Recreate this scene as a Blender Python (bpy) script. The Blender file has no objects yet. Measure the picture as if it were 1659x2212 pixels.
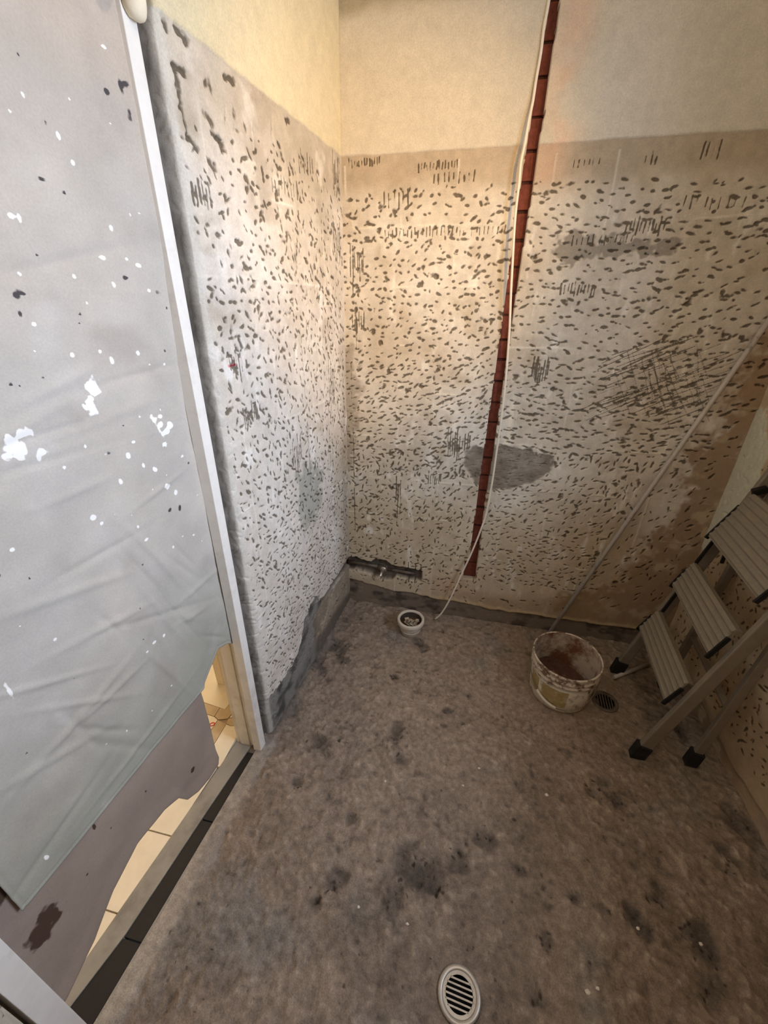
import bpy, bmesh, math, random
import numpy as np
from mathutils import Vector, Matrix

SC = bpy.context.scene
COL = SC.collection
rng = random.Random(7)
PI = math.pi

# ------------------------------------------------------------------ camera
cam_d = bpy.data.cameras.new('camera')
cam_d.sensor_fit = 'VERTICAL'
cam_d.sensor_height = 36.0
cam_d.sensor_width = 27.0
cam_d.lens = 881.33 / 2212.0 * 36.0
cam_d.clip_start = 0.02
cam = bpy.data.objects.new('camera', cam_d)
COL.objects.link(cam)
yaw, pitch, roll = 0.205868, 0.474503, 0.002426
f0 = Vector((-math.sin(yaw), math.cos(yaw), 0)); r0 = Vector((math.cos(yaw), math.sin(yaw), 0)); u0 = Vector((0, 0, 1))
fw = math.cos(pitch) * f0 - math.sin(pitch) * u0
up = math.cos(pitch) * u0 + math.sin(pitch) * f0
rt = math.cos(roll) * r0 + math.sin(roll) * up
up2 = math.cos(roll) * up - math.sin(roll) * r0
cam.matrix_world = Matrix(((rt.x, up2.x, -fw.x, 0.595687), (rt.y, up2.y, -fw.y, -1.861949), (rt.z, up2.z, -fw.z, 1.6), (0, 0, 0, 1)))
SC.camera = cam

# ------------------------------------------------------------------ world, lights, exposure
w = bpy.data.worlds.new('world'); SC.world = w
w.use_nodes = True
w.node_tree.nodes['Background'].inputs[0].default_value = (0.75, 0.85, 1.0, 1)
w.node_tree.nodes['Background'].inputs[1].default_value = 1.0

def light(name, kind, loc, aim, energy, color, **kw):
    d = bpy.data.lights.new(name, kind); d.energy = energy; d.color = color
    for k, v in kw.items(): setattr(d, k, v)
    o = bpy.data.objects.new(name, d); COL.objects.link(o); o.location = loc
    o.rotation_euler = (Vector(aim) - Vector(loc)).to_track_quat('-Z', 'Y').to_euler()
    return o
# daylight entering through the window in the right-hand wall (outside the frame)
light('window_daylight', 'AREA', (1.74, -1.25, 1.60), (0.0, -1.05, 1.55), 18, (0.70, 0.81, 1.0), shape='RECTANGLE', size=0.66, size_y=0.80, spread=math.radians(130))
# warm spot added for the glow in the corner, its source unseen
light('corner_glow_spot', 'SPOT', (1.45, -1.75, 2.25), (0.11, 0.0, 1.80), 125, (1.0, 0.64, 0.28), spot_size=math.radians(46), spot_blend=1.0, shadow_soft_size=0.035)
# warm-white fill added under the bathroom ceiling to lift the ambient light
light('ceiling_fill', 'POINT', (0.95, -1.45, 2.42), (1.0, -1.45, 0), 8, (1.0, 0.87, 0.72), shadow_soft_size=0.06)
# warm hallway ceiling lamp behind the door
light('hallway_lamp', 'AREA', (-0.62, -0.40, 2.45), (-0.6, -0.5, 0.0), 16, (1.0, 0.83, 0.60), shape='DISK', size=0.3)

vs_ = SC.view_settings
vs_.view_transform = 'Standard'; vs_.look = 'None'; vs_.gamma = 1.0; vs_.use_curve_mapping = False
vs_.exposure = 0.30

# ------------------------------------------------------------------ helpers
def lin(r, g, b):
    def c(v):
        v /= 255.0
        return v / 12.92 if v <= 0.04045 else ((v + 0.055) / 1.055) ** 2.4
    return (c(r), c(g), c(b))

def tag(o, label=None, cat=None, group=None, kind=None):
    if label: o['label'] = label
    if cat: o['category'] = cat
    if group: o['group'] = group
    if kind: o['kind'] = kind
    return o

def empty(name, loc=(0, 0, 0), **kw):
    o = bpy.data.objects.new(name, None); COL.objects.link(o); o.location = loc
    o.empty_display_size = 0.05
    return tag(o, **kw)

def link(name, me, mat=None, parent=None, smooth=False, **kw):
    o = bpy.data.objects.new(name, me); COL.objects.link(o)
    if mat is not None and len(me.materials) == 0: me.materials.append(mat)
    if smooth: me.polygons.foreach_set('use_smooth', [True] * len(me.polygons))
    if parent is not None: o.parent = parent
    return tag(o, **kw)

def bm_obj(name, bm, mat, parent=None, smooth=False, bevel=0.0, **kw):
    if bevel: bmesh.ops.bevel(bm, geom=bm.edges[:], offset=bevel, segments=2, affect='EDGES', profile=0.5)
    bmesh.ops.recalc_face_normals(bm, faces=bm.faces[:])
    me = bpy.data.meshes.new(name); bm.to_mesh(me); bm.free()
    return link(name, me, mat, parent, smooth, **kw)

def bm_box(bm, c, s, M=None):
    r = bmesh.ops.create_cube(bm, size=1.0)
    for v in r['verts']:
        v.co = Vector((v.co.x * s[0], v.co.y * s[1], v.co.z * s[2])) + Vector(c)
        if M is not None: v.co = M @ v.co
    return r['verts']

def bm_beam(bm, a, b, wx, wy, side=(0, 1, 0)):
    """rectangular bar from a to b; wy measured along side, wx across"""
    a = Vector(a); b = Vector(b); d = (b - a).normalized(); s = Vector(side); s = (s - s.dot(d) * d).normalized(); t = d.cross(s)
    vv = []
    for p in (a, b):
        for sx, sy in ((-1, -1), (1, -1), (1, 1), (-1, 1)):
            vv.append(bm.verts.new(p + t * (sx * wx / 2) + s * (sy * wy / 2)))
    q = [(0, 1, 2, 3), (7, 6, 5, 4), (0, 4, 5, 1), (1, 5, 6, 2), (2, 6, 7, 3), (3, 7, 4, 0)]
    for f in q: bm.faces.new([vv[i] for i in f])
    return vv

def catmull(pts, n=6):
    P = [Vector(p) for p in pts]; P = [2 * P[0] - P[1]] + P + [2 * P[-1] - P[-2]]; out = []
    for i in range(1, len(P) - 2):
        for k in range(n):
            t = k / n; a, b, c, d = P[i - 1], P[i], P[i + 1], P[i + 2]
            out.append(0.5 * ((2 * b) + (c - a) * t + (2 * a - 5 * b + 4 * c - d) * t * t + (3 * b - a - 3 * c + d) * t ** 3))
    out.append(P[-2]); return out

def bm_tube(bm, pts, r, n=10, cap=True):
    pts = [Vector(p) for p in pts]; rings = []; prev = None
    for i, p in enumerate(pts):
        t = (pts[min(i + 1, len(pts) - 1)] - pts[max(i - 1, 0)]).normalized()
        if prev is None:
            s = t.orthogonal().normalized()
        else:
            s = (prev - prev.dot(t) * t).normalized()
        prev = s; b = t.cross(s); rr = r[i] if isinstance(r, (list, tuple)) else r
        rings.append([bm.verts.new(p + (s * math.cos(2 * PI * k / n) + b * math.sin(2 * PI * k / n)) * rr) for k in range(n)])
    for A, B in zip(rings, rings[1:]):
        for k in range(n): bm.faces.new((A[k], A[(k + 1) % n], B[(k + 1) % n], B[k]))
    if cap:
        bm.faces.new(rings[0][::-1]); bm.faces.new(rings[-1])

def bm_lathe(bm, prof, n=48, c=(0, 0, 0), close=False):
    """prof: list of (radius, z). closes on the axis when radius is 0"""
    rings = []
    for r, z in prof:
        if r <= 1e-6: rings.append([bm.verts.new((c[0], c[1], c[2] + z))])
        else: rings.append([bm.verts.new((c[0] + r * math.cos(2 * PI * k / n), c[1] + r * math.sin(2 * PI * k / n), c[2] + z)) for k in range(n)])
    pairs = list(zip(rings, rings[1:]))
    if close: pairs.append((rings[-1], rings[0]))
    for A, B in pairs:
        for k in range(n):
            k2 = (k + 1) % n
            if len(A) == 1 and len(B) == 1: continue
            if len(A) == 1: bm.faces.new((A[0], B[k2], B[k]))
            elif len(B) == 1: bm.faces.new((A[k], A[k2], B[0]))
            else: bm.faces.new((A[k], A[k2], B[k2], B[k]))

def bm_prism(bm, poly, z0, z1):
    a = [bm.verts.new((x, y, z0)) for x, y in poly]; b = [bm.verts.new((x, y, z1)) for x, y in poly]; n = len(poly)
    bm.faces.new(a[::-1]); bm.faces.new(b)
    for i in range(n): bm.faces.new((a[i], a[(i + 1) % n], b[(i + 1) % n], b[i]))

# ---- left wall frame: d = distance from the back corner along the wall, n = offset into the room, z = height
SL, LN = 0.0836, 0.0206
def Lp(d, z, n=0.0): return Vector((n - SL * d + LN * z, -d, z))

# ------------------------------------------------------------------ numpy noise and fields
def vnoise(U, V, s, seed):
    r = np.random.RandomState(seed)
    G = r.rand(257, 257)
    x = U / s + 31.7; y = V / s + 17.3
    xi = np.floor(x).astype(int); yi = np.floor(y).astype(int); fx = x - xi; fy = y - yi
    fx = fx * fx * (3 - 2 * fx); fy = fy * fy * (3 - 2 * fy)
    a = G[yi % 256, xi % 256]; b = G[yi % 256, (xi + 1) % 256]; c = G[(yi + 1) % 256, xi % 256]; d = G[(yi + 1) % 256, (xi + 1) % 256]
    return (a * (1 - fx) + b * fx) * (1 - fy) + (c * (1 - fx) + d * fx) * fy - 0.5
def fbm(U, V, s, seed, o=4):
    t = 0; a = 1.0
    for i in range(o): t = t + a * vnoise(U, V, s, seed + i); s *= 0.5; a *= 0.5
    return t          # about -1..1
def sstep(a, b, x):
    t = np.clip((x - a) / (b - a), 0, 1); return t * t * (3 - 2 * t)

class Field:
    def __init__(s, us, vs, seed):
        s.us = np.asarray(us, float); s.vs = np.asarray(vs, float)
        s.U, s.V = np.meshgrid(s.us, s.vs); s.mk = np.zeros_like(s.U); s.h = np.zeros_like(s.U)
        s.col = np.zeros(s.U.shape + (3,)); s.seed = seed
        s.wob = vnoise(s.U, s.V, 0.010, seed + 90) + 0.6 * vnoise(s.U, s.V, 0.005, seed + 91)
        s.warpu = vnoise(s.U, s.V, 0.03, seed + 92) + .6 * vnoise(s.U, s.V, 0.012, seed + 93)
        s.warpv = vnoise(s.U, s.V, 0.03, seed + 94) + .6 * vnoise(s.U, s.V, 0.012, seed + 95)
    def win(s, u0, u1, v0, v1):
        i0, i1 = np.searchsorted(s.us, [u0, u1]); j0, j1 = np.searchsorted(s.vs, [v0, v1]); return slice(j0, j1), slice(i0, i1)
    def stamp(s, u, v, la, lb, ang, amp=1.0, wob=0.5, depth=0.0, arr=None):
        R = 2.05 * max(la, lb); w = s.win(u - R, u + R, v - R, v + R)
        du = s.U[w] - u; dv = s.V[w] - v; c, sn = math.cos(ang), math.sin(ang)
        a = (du * c + dv * sn) / la; b = (-du * sn + dv * c) / lb
        e = np.sqrt(a * a + b * b) + wob * s.wob[w]
        A = s.mk if arr is None else arr
        A[w] = np.maximum(A[w], amp * np.clip(1 - 0.5 * e, 0, 1))
        if depth: s.h[w] -= depth * sstep(1.25, 0.55, e)
    def line(s, p, q, wd, amp=1.0, depth=0.0, wob=.5, arr=None):
        L = math.hypot(q[0] - p[0], q[1] - p[1]); w = s.win(min(p[0], q[0]) - 3 * wd, max(p[0], q[0]) + 3 * wd, min(p[1], q[1]) - 3 * wd, max(p[1], q[1]) + 3 * wd)
        ux, uy = (q[0] - p[0]) / L, (q[1] - p[1]) / L
        du = s.U[w] - p[0]; dv = s.V[w] - p[1]; t = np.clip(du * ux + dv * uy, 0, L)
        e = np.hypot(du - t * ux, dv - t * uy) / wd + wob * s.wob[w]
        A = s.mk if arr is None else arr
        A[w] = np.maximum(A[w], amp * np.clip(1 - 0.5 * e, 0, 1))
        if depth: s.h[w] -= depth * sstep(1.25, 0.5, e)
    def poly(s, pts, soft=0.006, warp=0.02):
        """soft-edged mask of a polygon with a ragged outline"""
        xs = [p[0] for p in pts]; ys = [p[1] for p in pts]; m = np.zeros_like(s.U)
        w = s.win(min(xs) - .06, max(xs) + .06, min(ys) - .06, max(ys) + .06)
        X = s.U[w] + warp * s.warpu[w]; Y = s.V[w] + warp * s.warpv[w]; ins = np.zeros(X.shape, bool); D = np.full(X.shape, 9.0)
        for (x0, y0), (x1, y1) in zip(pts, pts[1:] + pts[:1]):
            cr = ((y0 > Y) != (y1 > Y)); xx = (x1 - x0) * (Y - y0) / ((y1 - y0) if abs(y1 - y0) > 1e-9 else 1e-9) + x0
            ins ^= cr & (X < xx)
            L2 = (x1 - x0) ** 2 + (y1 - y0) ** 2; t = np.clip(((X - x0) * (x1 - x0) + (Y - y0) * (y1 - y0)) / L2, 0, 1)
            D = np.minimum(D, np.hypot(X - x0 - t * (x1 - x0), Y - y0 - t * (y1 - y0)))
        sd = np.where(ins, D, -D); m[w] = sstep(-soft, soft, sd); return m
    def mix(s, color, m):
        s.col += (np.array(color) - s.col) * m[..., None]
    def mesh(s, name, pos, extra=None):
        """pos(U, V, h) -> (x, y, z) arrays"""
        x, y, z = pos(s.U, s.V, s.h); nv, nu = s.U.shape
        me = bpy.data.meshes.new(name); co = np.stack([x, y, z], -1).reshape(-1, 3)
        me.vertices.add(nv * nu); me.vertices.foreach_set('co', co.astype(np.float32).ravel())
        I = np.arange(nv * nu).reshape(nv, nu)
        q = np.stack([I[:-1, :-1], I[:-1, 1:], I[1:, 1:], I[1:, :-1]], -1).reshape(-1, 4)
        nf = len(q); me.loops.add(nf * 4); me.loops.foreach_set('vertex_index', q.ravel().astype(np.int32))
        me.polygons.add(nf); me.polygons.foreach_set('loop_start', (np.arange(nf) * 4).astype(np.int32))
        me.polygons.foreach_set('use_smooth', np.ones(nf, bool))
        me.update(calc_edges=True)
        a = me.attributes.new('col', 'FLOAT_COLOR', 'POINT')
        a.data.foreach_set('color', np.concatenate([np.clip(s.col, 0.005, 1), np.ones((nv, nu, 1))], -1).astype(np.float32).ravel())
        a = me.attributes.new('mk', 'FLOAT', 'POINT'); a.data.foreach_set('value', s.mk.astype(np.float32).ravel())
        for k, arr in (extra or {}).items():
            a = me.attributes.new(k, 'FLOAT', 'POINT'); a.data.foreach_set('value', arr.astype(np.float32).ravel())
        return me

# ------------------------------------------------------------------ materials
class NT:
    def __init__(s, name):
        s.m = bpy.data.materials.new(name); s.m.use_nodes = True; s.t = s.m.node_tree; s.b = s.t.nodes['Principled BSDF']
    def n(s, kind, **kw):
        x = s.t.nodes.new(kind)
        for k, v in kw.items(): setattr(x, k, v)
        return x
    def l(s, a, b): s.t.links.new(a, b)
    def noise(s, scale, detail=5, rough=.6, vec=None):
        x = s.n('ShaderNodeTexNoise'); x.inputs['Scale'].default_value = scale; x.inputs['Detail'].default_value = detail; x.inputs['Roughness'].default_value = rough
        if vec is None:
            tc = s.n('ShaderNodeTexCoord'); vec = tc.outputs['Object']
        s.l(vec, x.inputs['Vector']); return x
    def rng(s, src, a, b, c, d):
        x = s.n('ShaderNodeMapRange'); s.l(src, x.inputs[0])
        for i, v in enumerate((a, b, c, d)): x.inputs[i + 1].default_value = v
        return x.outputs[0]
    def mix(s, fac, a, b, mode='MIX'):
        x = s.n('ShaderNodeMix', data_type='RGBA', blend_type=mode)
        for sock, v in ((x.inputs[0], fac), (x.inputs[6], a), (x.inputs[7], b)):
            if isinstance(v, bpy.types.NodeSocket): s.l(v, sock)
            elif isinstance(v, (int, float)): sock.default_value = v
            else: sock.default_value = (*v[:3], 1)
        return x.outputs[2]
    def bump(s, src, strength=.4, dist=.002):
        x = s.n('ShaderNodeBump'); x.inputs['Strength'].default_value = strength; x.inputs['Distance'].default_value = dist
        s.l(src, x.inputs['Height']); s.l(x.outputs[0], s.b.inputs['Normal'])

def field_mat(name, mark_col, fine=180, contrast=.28, mlo=.44, mhi=.56, rough=.92, bump=.5, bdist=.002, mid=28, midc=.25, mamp=1.0):
    """colour from the surface's own 'col' layer, dents from 'mk', grain from noise"""
    t = NT(name); a = t.n('ShaderNodeAttribute', attribute_name='col'); k = t.n('ShaderNodeAttribute', attribute_name='mk')
    n1 = t.noise(fine, 3, .65); n2 = t.noise(mid, 5, .6)
    g1 = t.rng(n1.outputs[0], .25, .75, 1 - contrast, 1 + contrast); g2 = t.rng(n2.outputs[0], .25, .75, 1 - midc, 1 + midc)
    mm = t.n('ShaderNodeMath', operation='MULTIPLY'); t.l(g1, mm.inputs[0]); t.l(g2, mm.inputs[1])
    c = t.mix(1.0, a.outputs['Color'], mm.outputs[0], 'MULTIPLY')
    ad = t.n('ShaderNodeMath', operation='MULTIPLY_ADD'); t.l(n1.outputs[0], ad.inputs[0]); ad.inputs[1].default_value = .16; t.l(k.outputs['Fac'], ad.inputs[2])
    f = t.rng(ad.outputs[0], mlo + .08, mhi + .08, 0, mamp)
    mc = t.mix(1.0, c, mark_col, 'MULTIPLY')
    t.l(t.mix(f, c, mc), t.b.inputs['Base Color']); t.b.inputs['Roughness'].default_value = rough
    t.b.inputs['Specular IOR Level'].default_value = .2
    t.bump(n1.outputs[0], bump, bdist); return t.m

def simple(name, col, rough=.6, metal=0.0, var=.15, scale=40, dirt=None, dirt_scale=14, dlo=.5, dhi=.62, bump=.15, spec=.4):
    t = NT(name); n1 = t.noise(scale, 4, .6); g = t.rng(n1.outputs[0], .25, .75, 1 - var, 1 + var)
    c = t.mix(1.0, col, g, 'MULTIPLY')
    if dirt is not None:
        n2 = t.noise(dirt_scale, 7, .68); f = t.rng(n2.outputs[0], dlo, dhi, 0, 1); c = t.mix(f, c, dirt)
    t.l(c, t.b.inputs['Base Color']); t.b.inputs['Roughness'].default_value = rough; t.b.inputs['Metallic'].default_value = metal
    t.b.inputs['Specular IOR Level'].default_value = spec
    if bump: t.bump(n1.outputs[0], bump, .001)
    return t.m

M_wall = field_mat('hacked_plaster', (.27, .25, .22), mid=40, midc=.07, contrast=.12, fine=220, mlo=.38, mhi=.62)
M_floor = field_mat('rough_concrete', (.36, .35, .34), fine=240, contrast=.26, mid=45, midc=.30, bump=.8, bdist=.004, mlo=.36, mhi=.66)
M_brick = simple('red_clay_brick', lin(112, 58, 44), .9, var=.35, scale=60, dirt=lin(150, 82, 56), dirt_scale=22, dlo=.58, dhi=.78, bump=.6)
M_mortar = simple('dark_mortar', lin(76, 44, 35), .95, var=.3, scale=90, bump=.5)
M_white = simple('off_white_paint', lin(236, 232, 226), .45, var=.05, scale=30, dirt=lin(205, 198, 186), dirt_scale=9, dlo=.55, dhi=.8)
M_plainwall = simple('plain_painted_wall', lin(205, 190, 165), .9, var=.08)
M_dim = simple('bare_plaster_wall', lin(176, 156, 132), .92, var=.2, scale=25, bump=.4)
M_ceil = simple('ceiling_paint', lin(222, 214, 198), .9, var=.06)
M_hall = simple('hallway_paint', lin(240, 228, 205), .8, var=.04)
M_cream = simple('cream_tile', lin(234, 224, 204), .35, var=.06, scale=20)
M_beige = simple('beige_tile', lin(192, 172, 142), .4, var=.10, scale=30)
M_grout = simple('tile_grout', lin(170, 152, 126), .9, var=.2)
M_black = simple('black_stone_tile', lin(21, 20, 25), .6, var=.3, scale=50)
M_marble = simple('grey_marble', lin(146, 143, 138), .6, var=.12, scale=12, dirt=lin(112, 109, 105), dirt_scale=7, dlo=.5, dhi=.75)
M_alu = simple('dusty_aluminium', lin(146, 135, 121), .55, .35, var=.12, scale=35, dirt=lin(150, 136, 118), dirt_scale=12, dlo=.45, dhi=.7)
M_step = simple('ribbed_aluminium_step', lin(142, 133, 117), .6, .2, var=.12, scale=60, dirt=lin(150, 136, 116), dirt_scale=10, dlo=.5, dhi=.75)
M_rubber = simple('black_rubber', lin(26, 24, 23), .7, var=.3, dirt=lin(70, 62, 54), dirt_scale=30, dlo=.56, dhi=.8)
M_blackpl = simple('black_plastic', lin(18, 16, 16), .5, var=.2)
M_rod = simple('grey_steel_rod', lin(188, 180, 170), .5, .15, var=.1, scale=50, dirt=lin(120, 110, 98), dirt_scale=18, dlo=.55, dhi=.75)
M_cable = simple('white_cable_sheath', lin(236, 226, 208), .5, var=.06)
M_steel = simple('stainless_steel', lin(190, 184, 176), .38, .55, var=.12, scale=80, dirt=lin(150, 140, 126), dirt_scale=40, dlo=.5, dhi=.8)
M_dirtysteel = simple('dirty_steel', lin(120, 108, 96), .6, .35, var=.25, scale=60, dirt=lin(84, 70, 58), dirt_scale=30, dlo=.45, dhi=.65)
M_well = simple('drain_well', lin(10, 9, 8), .9, var=.2)
M_chrome = simple('worn_chrome', lin(190, 178, 166), .3, .8, var=.15)
M_tub = simple('white_plastic_tub', lin(216, 206, 190), .5, var=.06, dirt=lin(170, 156, 138), dirt_scale=22, dlo=.56, dhi=.75)
M_bucket = simple('splattered_white_plastic', lin(214, 202, 180), .5, var=.06, dirt=lin(128, 106, 86), dirt_scale=17, dlo=.54, dhi=.64)
M_bucket_rim = simple('splattered_rim_plastic', lin(216, 200, 178), .5, var=.08, dirt=lin(112, 86, 68), dirt_scale=26, dlo=.47, dhi=.58)
M_label = simple('faded_yellow_label', lin(178, 156, 104), .7, var=.12, dirt=lin(196, 182, 150), dirt_scale=24, dlo=.5, dhi=.6)
M_wire = simple('steel_wire', lin(128, 116, 100), .5, .5, var=.2)
M_residue = simple('brown_residue', lin(86, 58, 44), .8, var=.35, scale=45, dirt=lin(150, 110, 84), dirt_scale=26, dlo=.58, dhi=.72, bump=.6)
M_rubble = simple('tile_chips', lin(190, 176, 152), .8, var=.2, dirt=lin(96, 80, 64), dirt_scale=30, dlo=.45, dhi=.6)
M_crumb = simple('white_plaster', lin(232, 222, 206), .9, var=.1)
M_foam = simple('cream_foam', lin(238, 226, 200), .85, var=.06, scale=60, bump=.4)
M_red = simple('red_plastic', lin(214, 40, 40), .5, var=.05)

# ================================================================== SETTING
# ---------------------------------------------------------------- back wall
W_R = 1.708
ZP = 2.077
slotL_z = [.255, .269, .376, .384, .415, .76, .934, 1.2, 1.464, 1.622, 1.968, 2.191, 2.62]
slotL_x = [.650, .650, .646, .668, .670, .674, .677, .684, .689, .692, .696, .706, .722]
slotR_z = [.255, .391, .763, .937, 1.2, 1.464, 1.622, 1.981, 2.072, 2.154, 2.322, 2.62]
slotR_x = [.708, .708, .709, .715, .719, .722, .724, .734, .733, .737, .737, .746]

def hits(F, seed, region, cell, la, lb, ang, amp=(.8, 1.1), depth=.0035, skip=.12, keep=None):
    """irregular pick marks, one per jittered cell; ang(u,v) -> mean angle, spread"""
    r = random.Random(seed); u0, u1, v0, v1 = region; v = v0; row = 0
    while v < v1:
        u = u0 + (row % 2) * cell * .5
        while u < u1:
            uu = u + r.uniform(-.42, .42) * cell; vv = v + r.uniform(-.42, .42) * cell * .85
            if r.random() > skip and (keep is None or keep(uu, vv, r)):
                m, sp = ang(uu, vv); a = r.gauss(m, sp); k = r.uniform(.7, 1.35)
                A = r.uniform(*la) * k; B = r.uniform(*lb) * (k ** .5); am = r.uniform(*amp)
                F.stamp(uu, vv, A, B, a, am, .7, depth * am * r.uniform(.6, 1.3))
                if r.random() < .28:
                    F.stamp(uu + math.cos(a) * A * 1.3, vv + math.sin(a) * A * 1.3 + r.uniform(-.004, .004), A * .6, B * .8, a + r.uniform(-.9, .9), am * .95, .7, depth * .7)
            u += cell
        v += cell * .85; row += 1

def comb(F, u, v, w, h, n, seed, amp=1.0, lb=.0022):
    r = random.Random(seed)
    for i in range(n):
        uu = u + w * (i / max(1, n - 1) - .5) + r.uniform(-.2, .2) * w / n; hh = h * r.uniform(.5, 1.1); vv = v + r.uniform(-.2, .2) * h
        F.line((uu, vv - hh / 2), (uu + r.uniform(-.002, .002), vv + hh / 2), lb * r.uniform(.8, 1.4), amp * r.uniform(.8, 1.0), .002, .8)

us = np.arange(-0.01, W_R + .02, .0033)
vs = np.concatenate([np.arange(-.08, 2.13, .0033), np.arange(2.132, 2.64, .010)])
B = Field(us, vs, 100); U, V = B.U, B.V
n_big = fbm(U, V, .55, 11, 4); n_mid = fbm(U, V, .16, 21, 4); n_sm = fbm(U, V, .05, 31, 3)
plaster = np.array(lin(204, 192, 174)); pale = np.array(lin(230, 224, 213)); tan = np.array(lin(172, 155, 132))
B.col[:] = plaster
B.mix(pale, np.clip(.30 + .7 * n_mid + .5 * n_big, 0, 1) * sstep(2.05, 1.9, V))
B.mix(pale, .75 * sstep(.28, .0, np.hypot((U - .48) / 1.6, V - 1.17)))          # daylight painted in as a soft pale patch left of the brick slot
B.mix(tan, np.clip(.15 + .8 * fbm(U, V, .3, 44, 4), 0, .8))
B.mix(tan, .8 * sstep(1.93, 2.0, V + .05 * n_mid))                              # bare strip under the paint
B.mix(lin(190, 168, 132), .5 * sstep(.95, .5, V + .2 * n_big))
n_f = fbm(U, V, .022, 131, 3); n_s2 = fbm(U * 1.6, V * .7, .06, 141, 4)
B.mix(np.array(lin(240, 234, 222)), .65 * sstep(.25, .65, n_s2) * sstep(1.95, 1.8, V)); B.mix(np.array(lin(178, 160, 134)), .55 * sstep(.2, .7, fbm(U, V, .09, 151, 4)))
B.col *= 1 + (.13 * n_f * (V < ZP))[..., None]
# leftover lines of adhesive between the removed tiles
for zr in (.404, .61, .815, 1.03, 1.235, 1.437, 1.653, 1.858):
    g = np.exp(-((V - zr - .006 * n_mid) / .004) ** 2) * sstep(-.05, .35, fbm(U, V, .12, int(zr * 100), 3))
    B.h += .0022 * g; B.mix(lin(238, 230, 212), .6 * g)
for xr in (.055, .268, .475, .80, 1.0, 1.21, 1.42):
    g = np.exp(-((U - xr - .008 * n_mid) / .0035) ** 2) * sstep(.0, .4, fbm(U, V, .16, int(xr * 100) + 7, 3)) * (V < 2.05)
    B.h += .002 * g; B.mix(lin(236, 228, 210), .55 * g)
B.mix(lin(236, 226, 206), .9 * np.exp(-((U - .775) / .012) ** 2) * sstep(.95, 1.05, V) * sstep(1.3, 1.2, V))   # white skim beside the slot
# pink wash beside the slot on the paint, brown damp plaster near the right corner
brown = B.poly([(1.62, 1.50), (1.56, 1.36), (1.60, 1.18), (1.52, 1.05), (1.56, .80), (1.46, .56), (1.40, .38), (1.28, .27), (1.12, .20), (1.16, .08), (1.75, .05), (1.75, 1.55)], .035, .08)
B.mix(lin(150, 120, 88), .82 * brown)
B.mix(lin(196, 178, 146), brown * sstep(.1, .5, fbm(U, V, .07, 66, 4)) * .7)
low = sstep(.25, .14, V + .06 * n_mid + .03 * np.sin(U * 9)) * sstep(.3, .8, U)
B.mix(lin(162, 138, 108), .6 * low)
# mortar patches
pk = B.poly([(.600, .995), (.746, 1.022), (.86, 1.01), (.984, .978), (.988, .900), (.93, .86), (.865, .831), (.80, .80), (.721, .789), (.66, .82), (.588, .925)], .008, .02)
B.mix(np.array(lin(122, 112, 100)), pk * (.85 + .3 * n_sm)); B.h -= .006 * pk
pk2 = B.poly([(.83, 1.785), (.90, 1.828), (.98, 1.80), (1.04, 1.817), (1.12, 1.79), (1.254, 1.792), (1.252, 1.752), (1.1, 1.755), (1.02, 1.74), (.92, 1.728), (.86, 1.75)], .006, .045)
B.mix(np.array(lin(150, 140, 126)), pk2 * .9); B.h -= .003 * pk2
pk3 = B.poly([(0.0, 1.42), (.05, 1.45), (.10, 1.28), (.07, 1.0), (.03, .85), (.0, .8)], .02, .05)
B.mix(np.array(lin(150, 138, 120)), .7 * pk3)
# pick marks
def ang_b(u, v):
    if u > .76:
        if v > 1.0: return (.02 + .14 * math.sin(u * 5), .22)
        return (.55 + .5 * math.sin(u * 4 + v * 3), .45)
    if v > 1.55: return (.12, .55)
    if v > .95: return (.30, .38)
    return (.2 if (int(u * 9) + int(v * 9)) % 2 else 1.2, .6)
def keep_b(u, v, r):
    if v > 1.985 - .03 * r.random(): return False
    if v < .17 + .1 * (u > .75): return r.random() < .2
    if u > 1.30 and v < 1.45 and (u - 1.25) * 1.6 > v - .55: return r.random() < .40
    if u > 1.5: return r.random() < .7
    return True
hits(B, 5, (.02, .70, 1.38, 2.0), .0315, (.0066, .0105), (.0036, .0056), ang_b, keep=keep_b)
hits(B, 6, (.70, 1.70, 1.38, 2.0), .0345, (.0080, .0125), (.0034, .0052), ang_b, keep=keep_b)
hits(B, 7, (.02, .70, .85, 1.38), .0285, (.0085, .0125), (.0032, .0047), ang_b, keep=keep_b)
hits(B, 8, (.70, 1.70, .95, 1.38), .0320, (.0095, .0150), (.0034, .0050), ang_b, keep=keep_b)
hits(B, 9, (.02, 1.70, .12, .9), .0300, (.0075, .0125), (.0028, .0042), ang_b, keep=keep_b, skip=.2)
rr = random.Random(40)
for i in range(150):                                                    # bigger ragged chips
    u, v = rr.uniform(.03, 1.66), rr.uniform(.25, 1.96)
    if keep_b(u, v, rr): B.stamp(u, v, rr.uniform(.010, .017), rr.uniform(.006, .010), rr.uniform(0, 3), rr.uniform(.8, 1), 1.0, .005)
comb(B, .13, 2.058, .115, .022, 13, 1); comb(B, .40, 2.035, .14, .022, 14, 2); comb(B, .46, 2.0, .14, .03, 9, 3)
comb(B, 1.10, 2.02, .03, .035, 3, 4); comb(B, 1.27, 2.03, .05, .045, 4, 5); comb(B, .90, 2.02, .08, .02, 6, 6)
comb(B, .36, 1.838, .30, .028, 22, 7); comb(B, .60, 1.84, .12, .025, 9, 8); comb(B, 1.13, 1.838, .12, .05, 11, 9, lb=.003)
comb(B, .95, 1.645, .12, .045, 11, 10, lb=.0028); comb(B, .865, 1.35, .06, .09, 8, 11, lb=.0032); comb(B, .56, 1.03, .10, .10, 10, 12)
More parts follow.
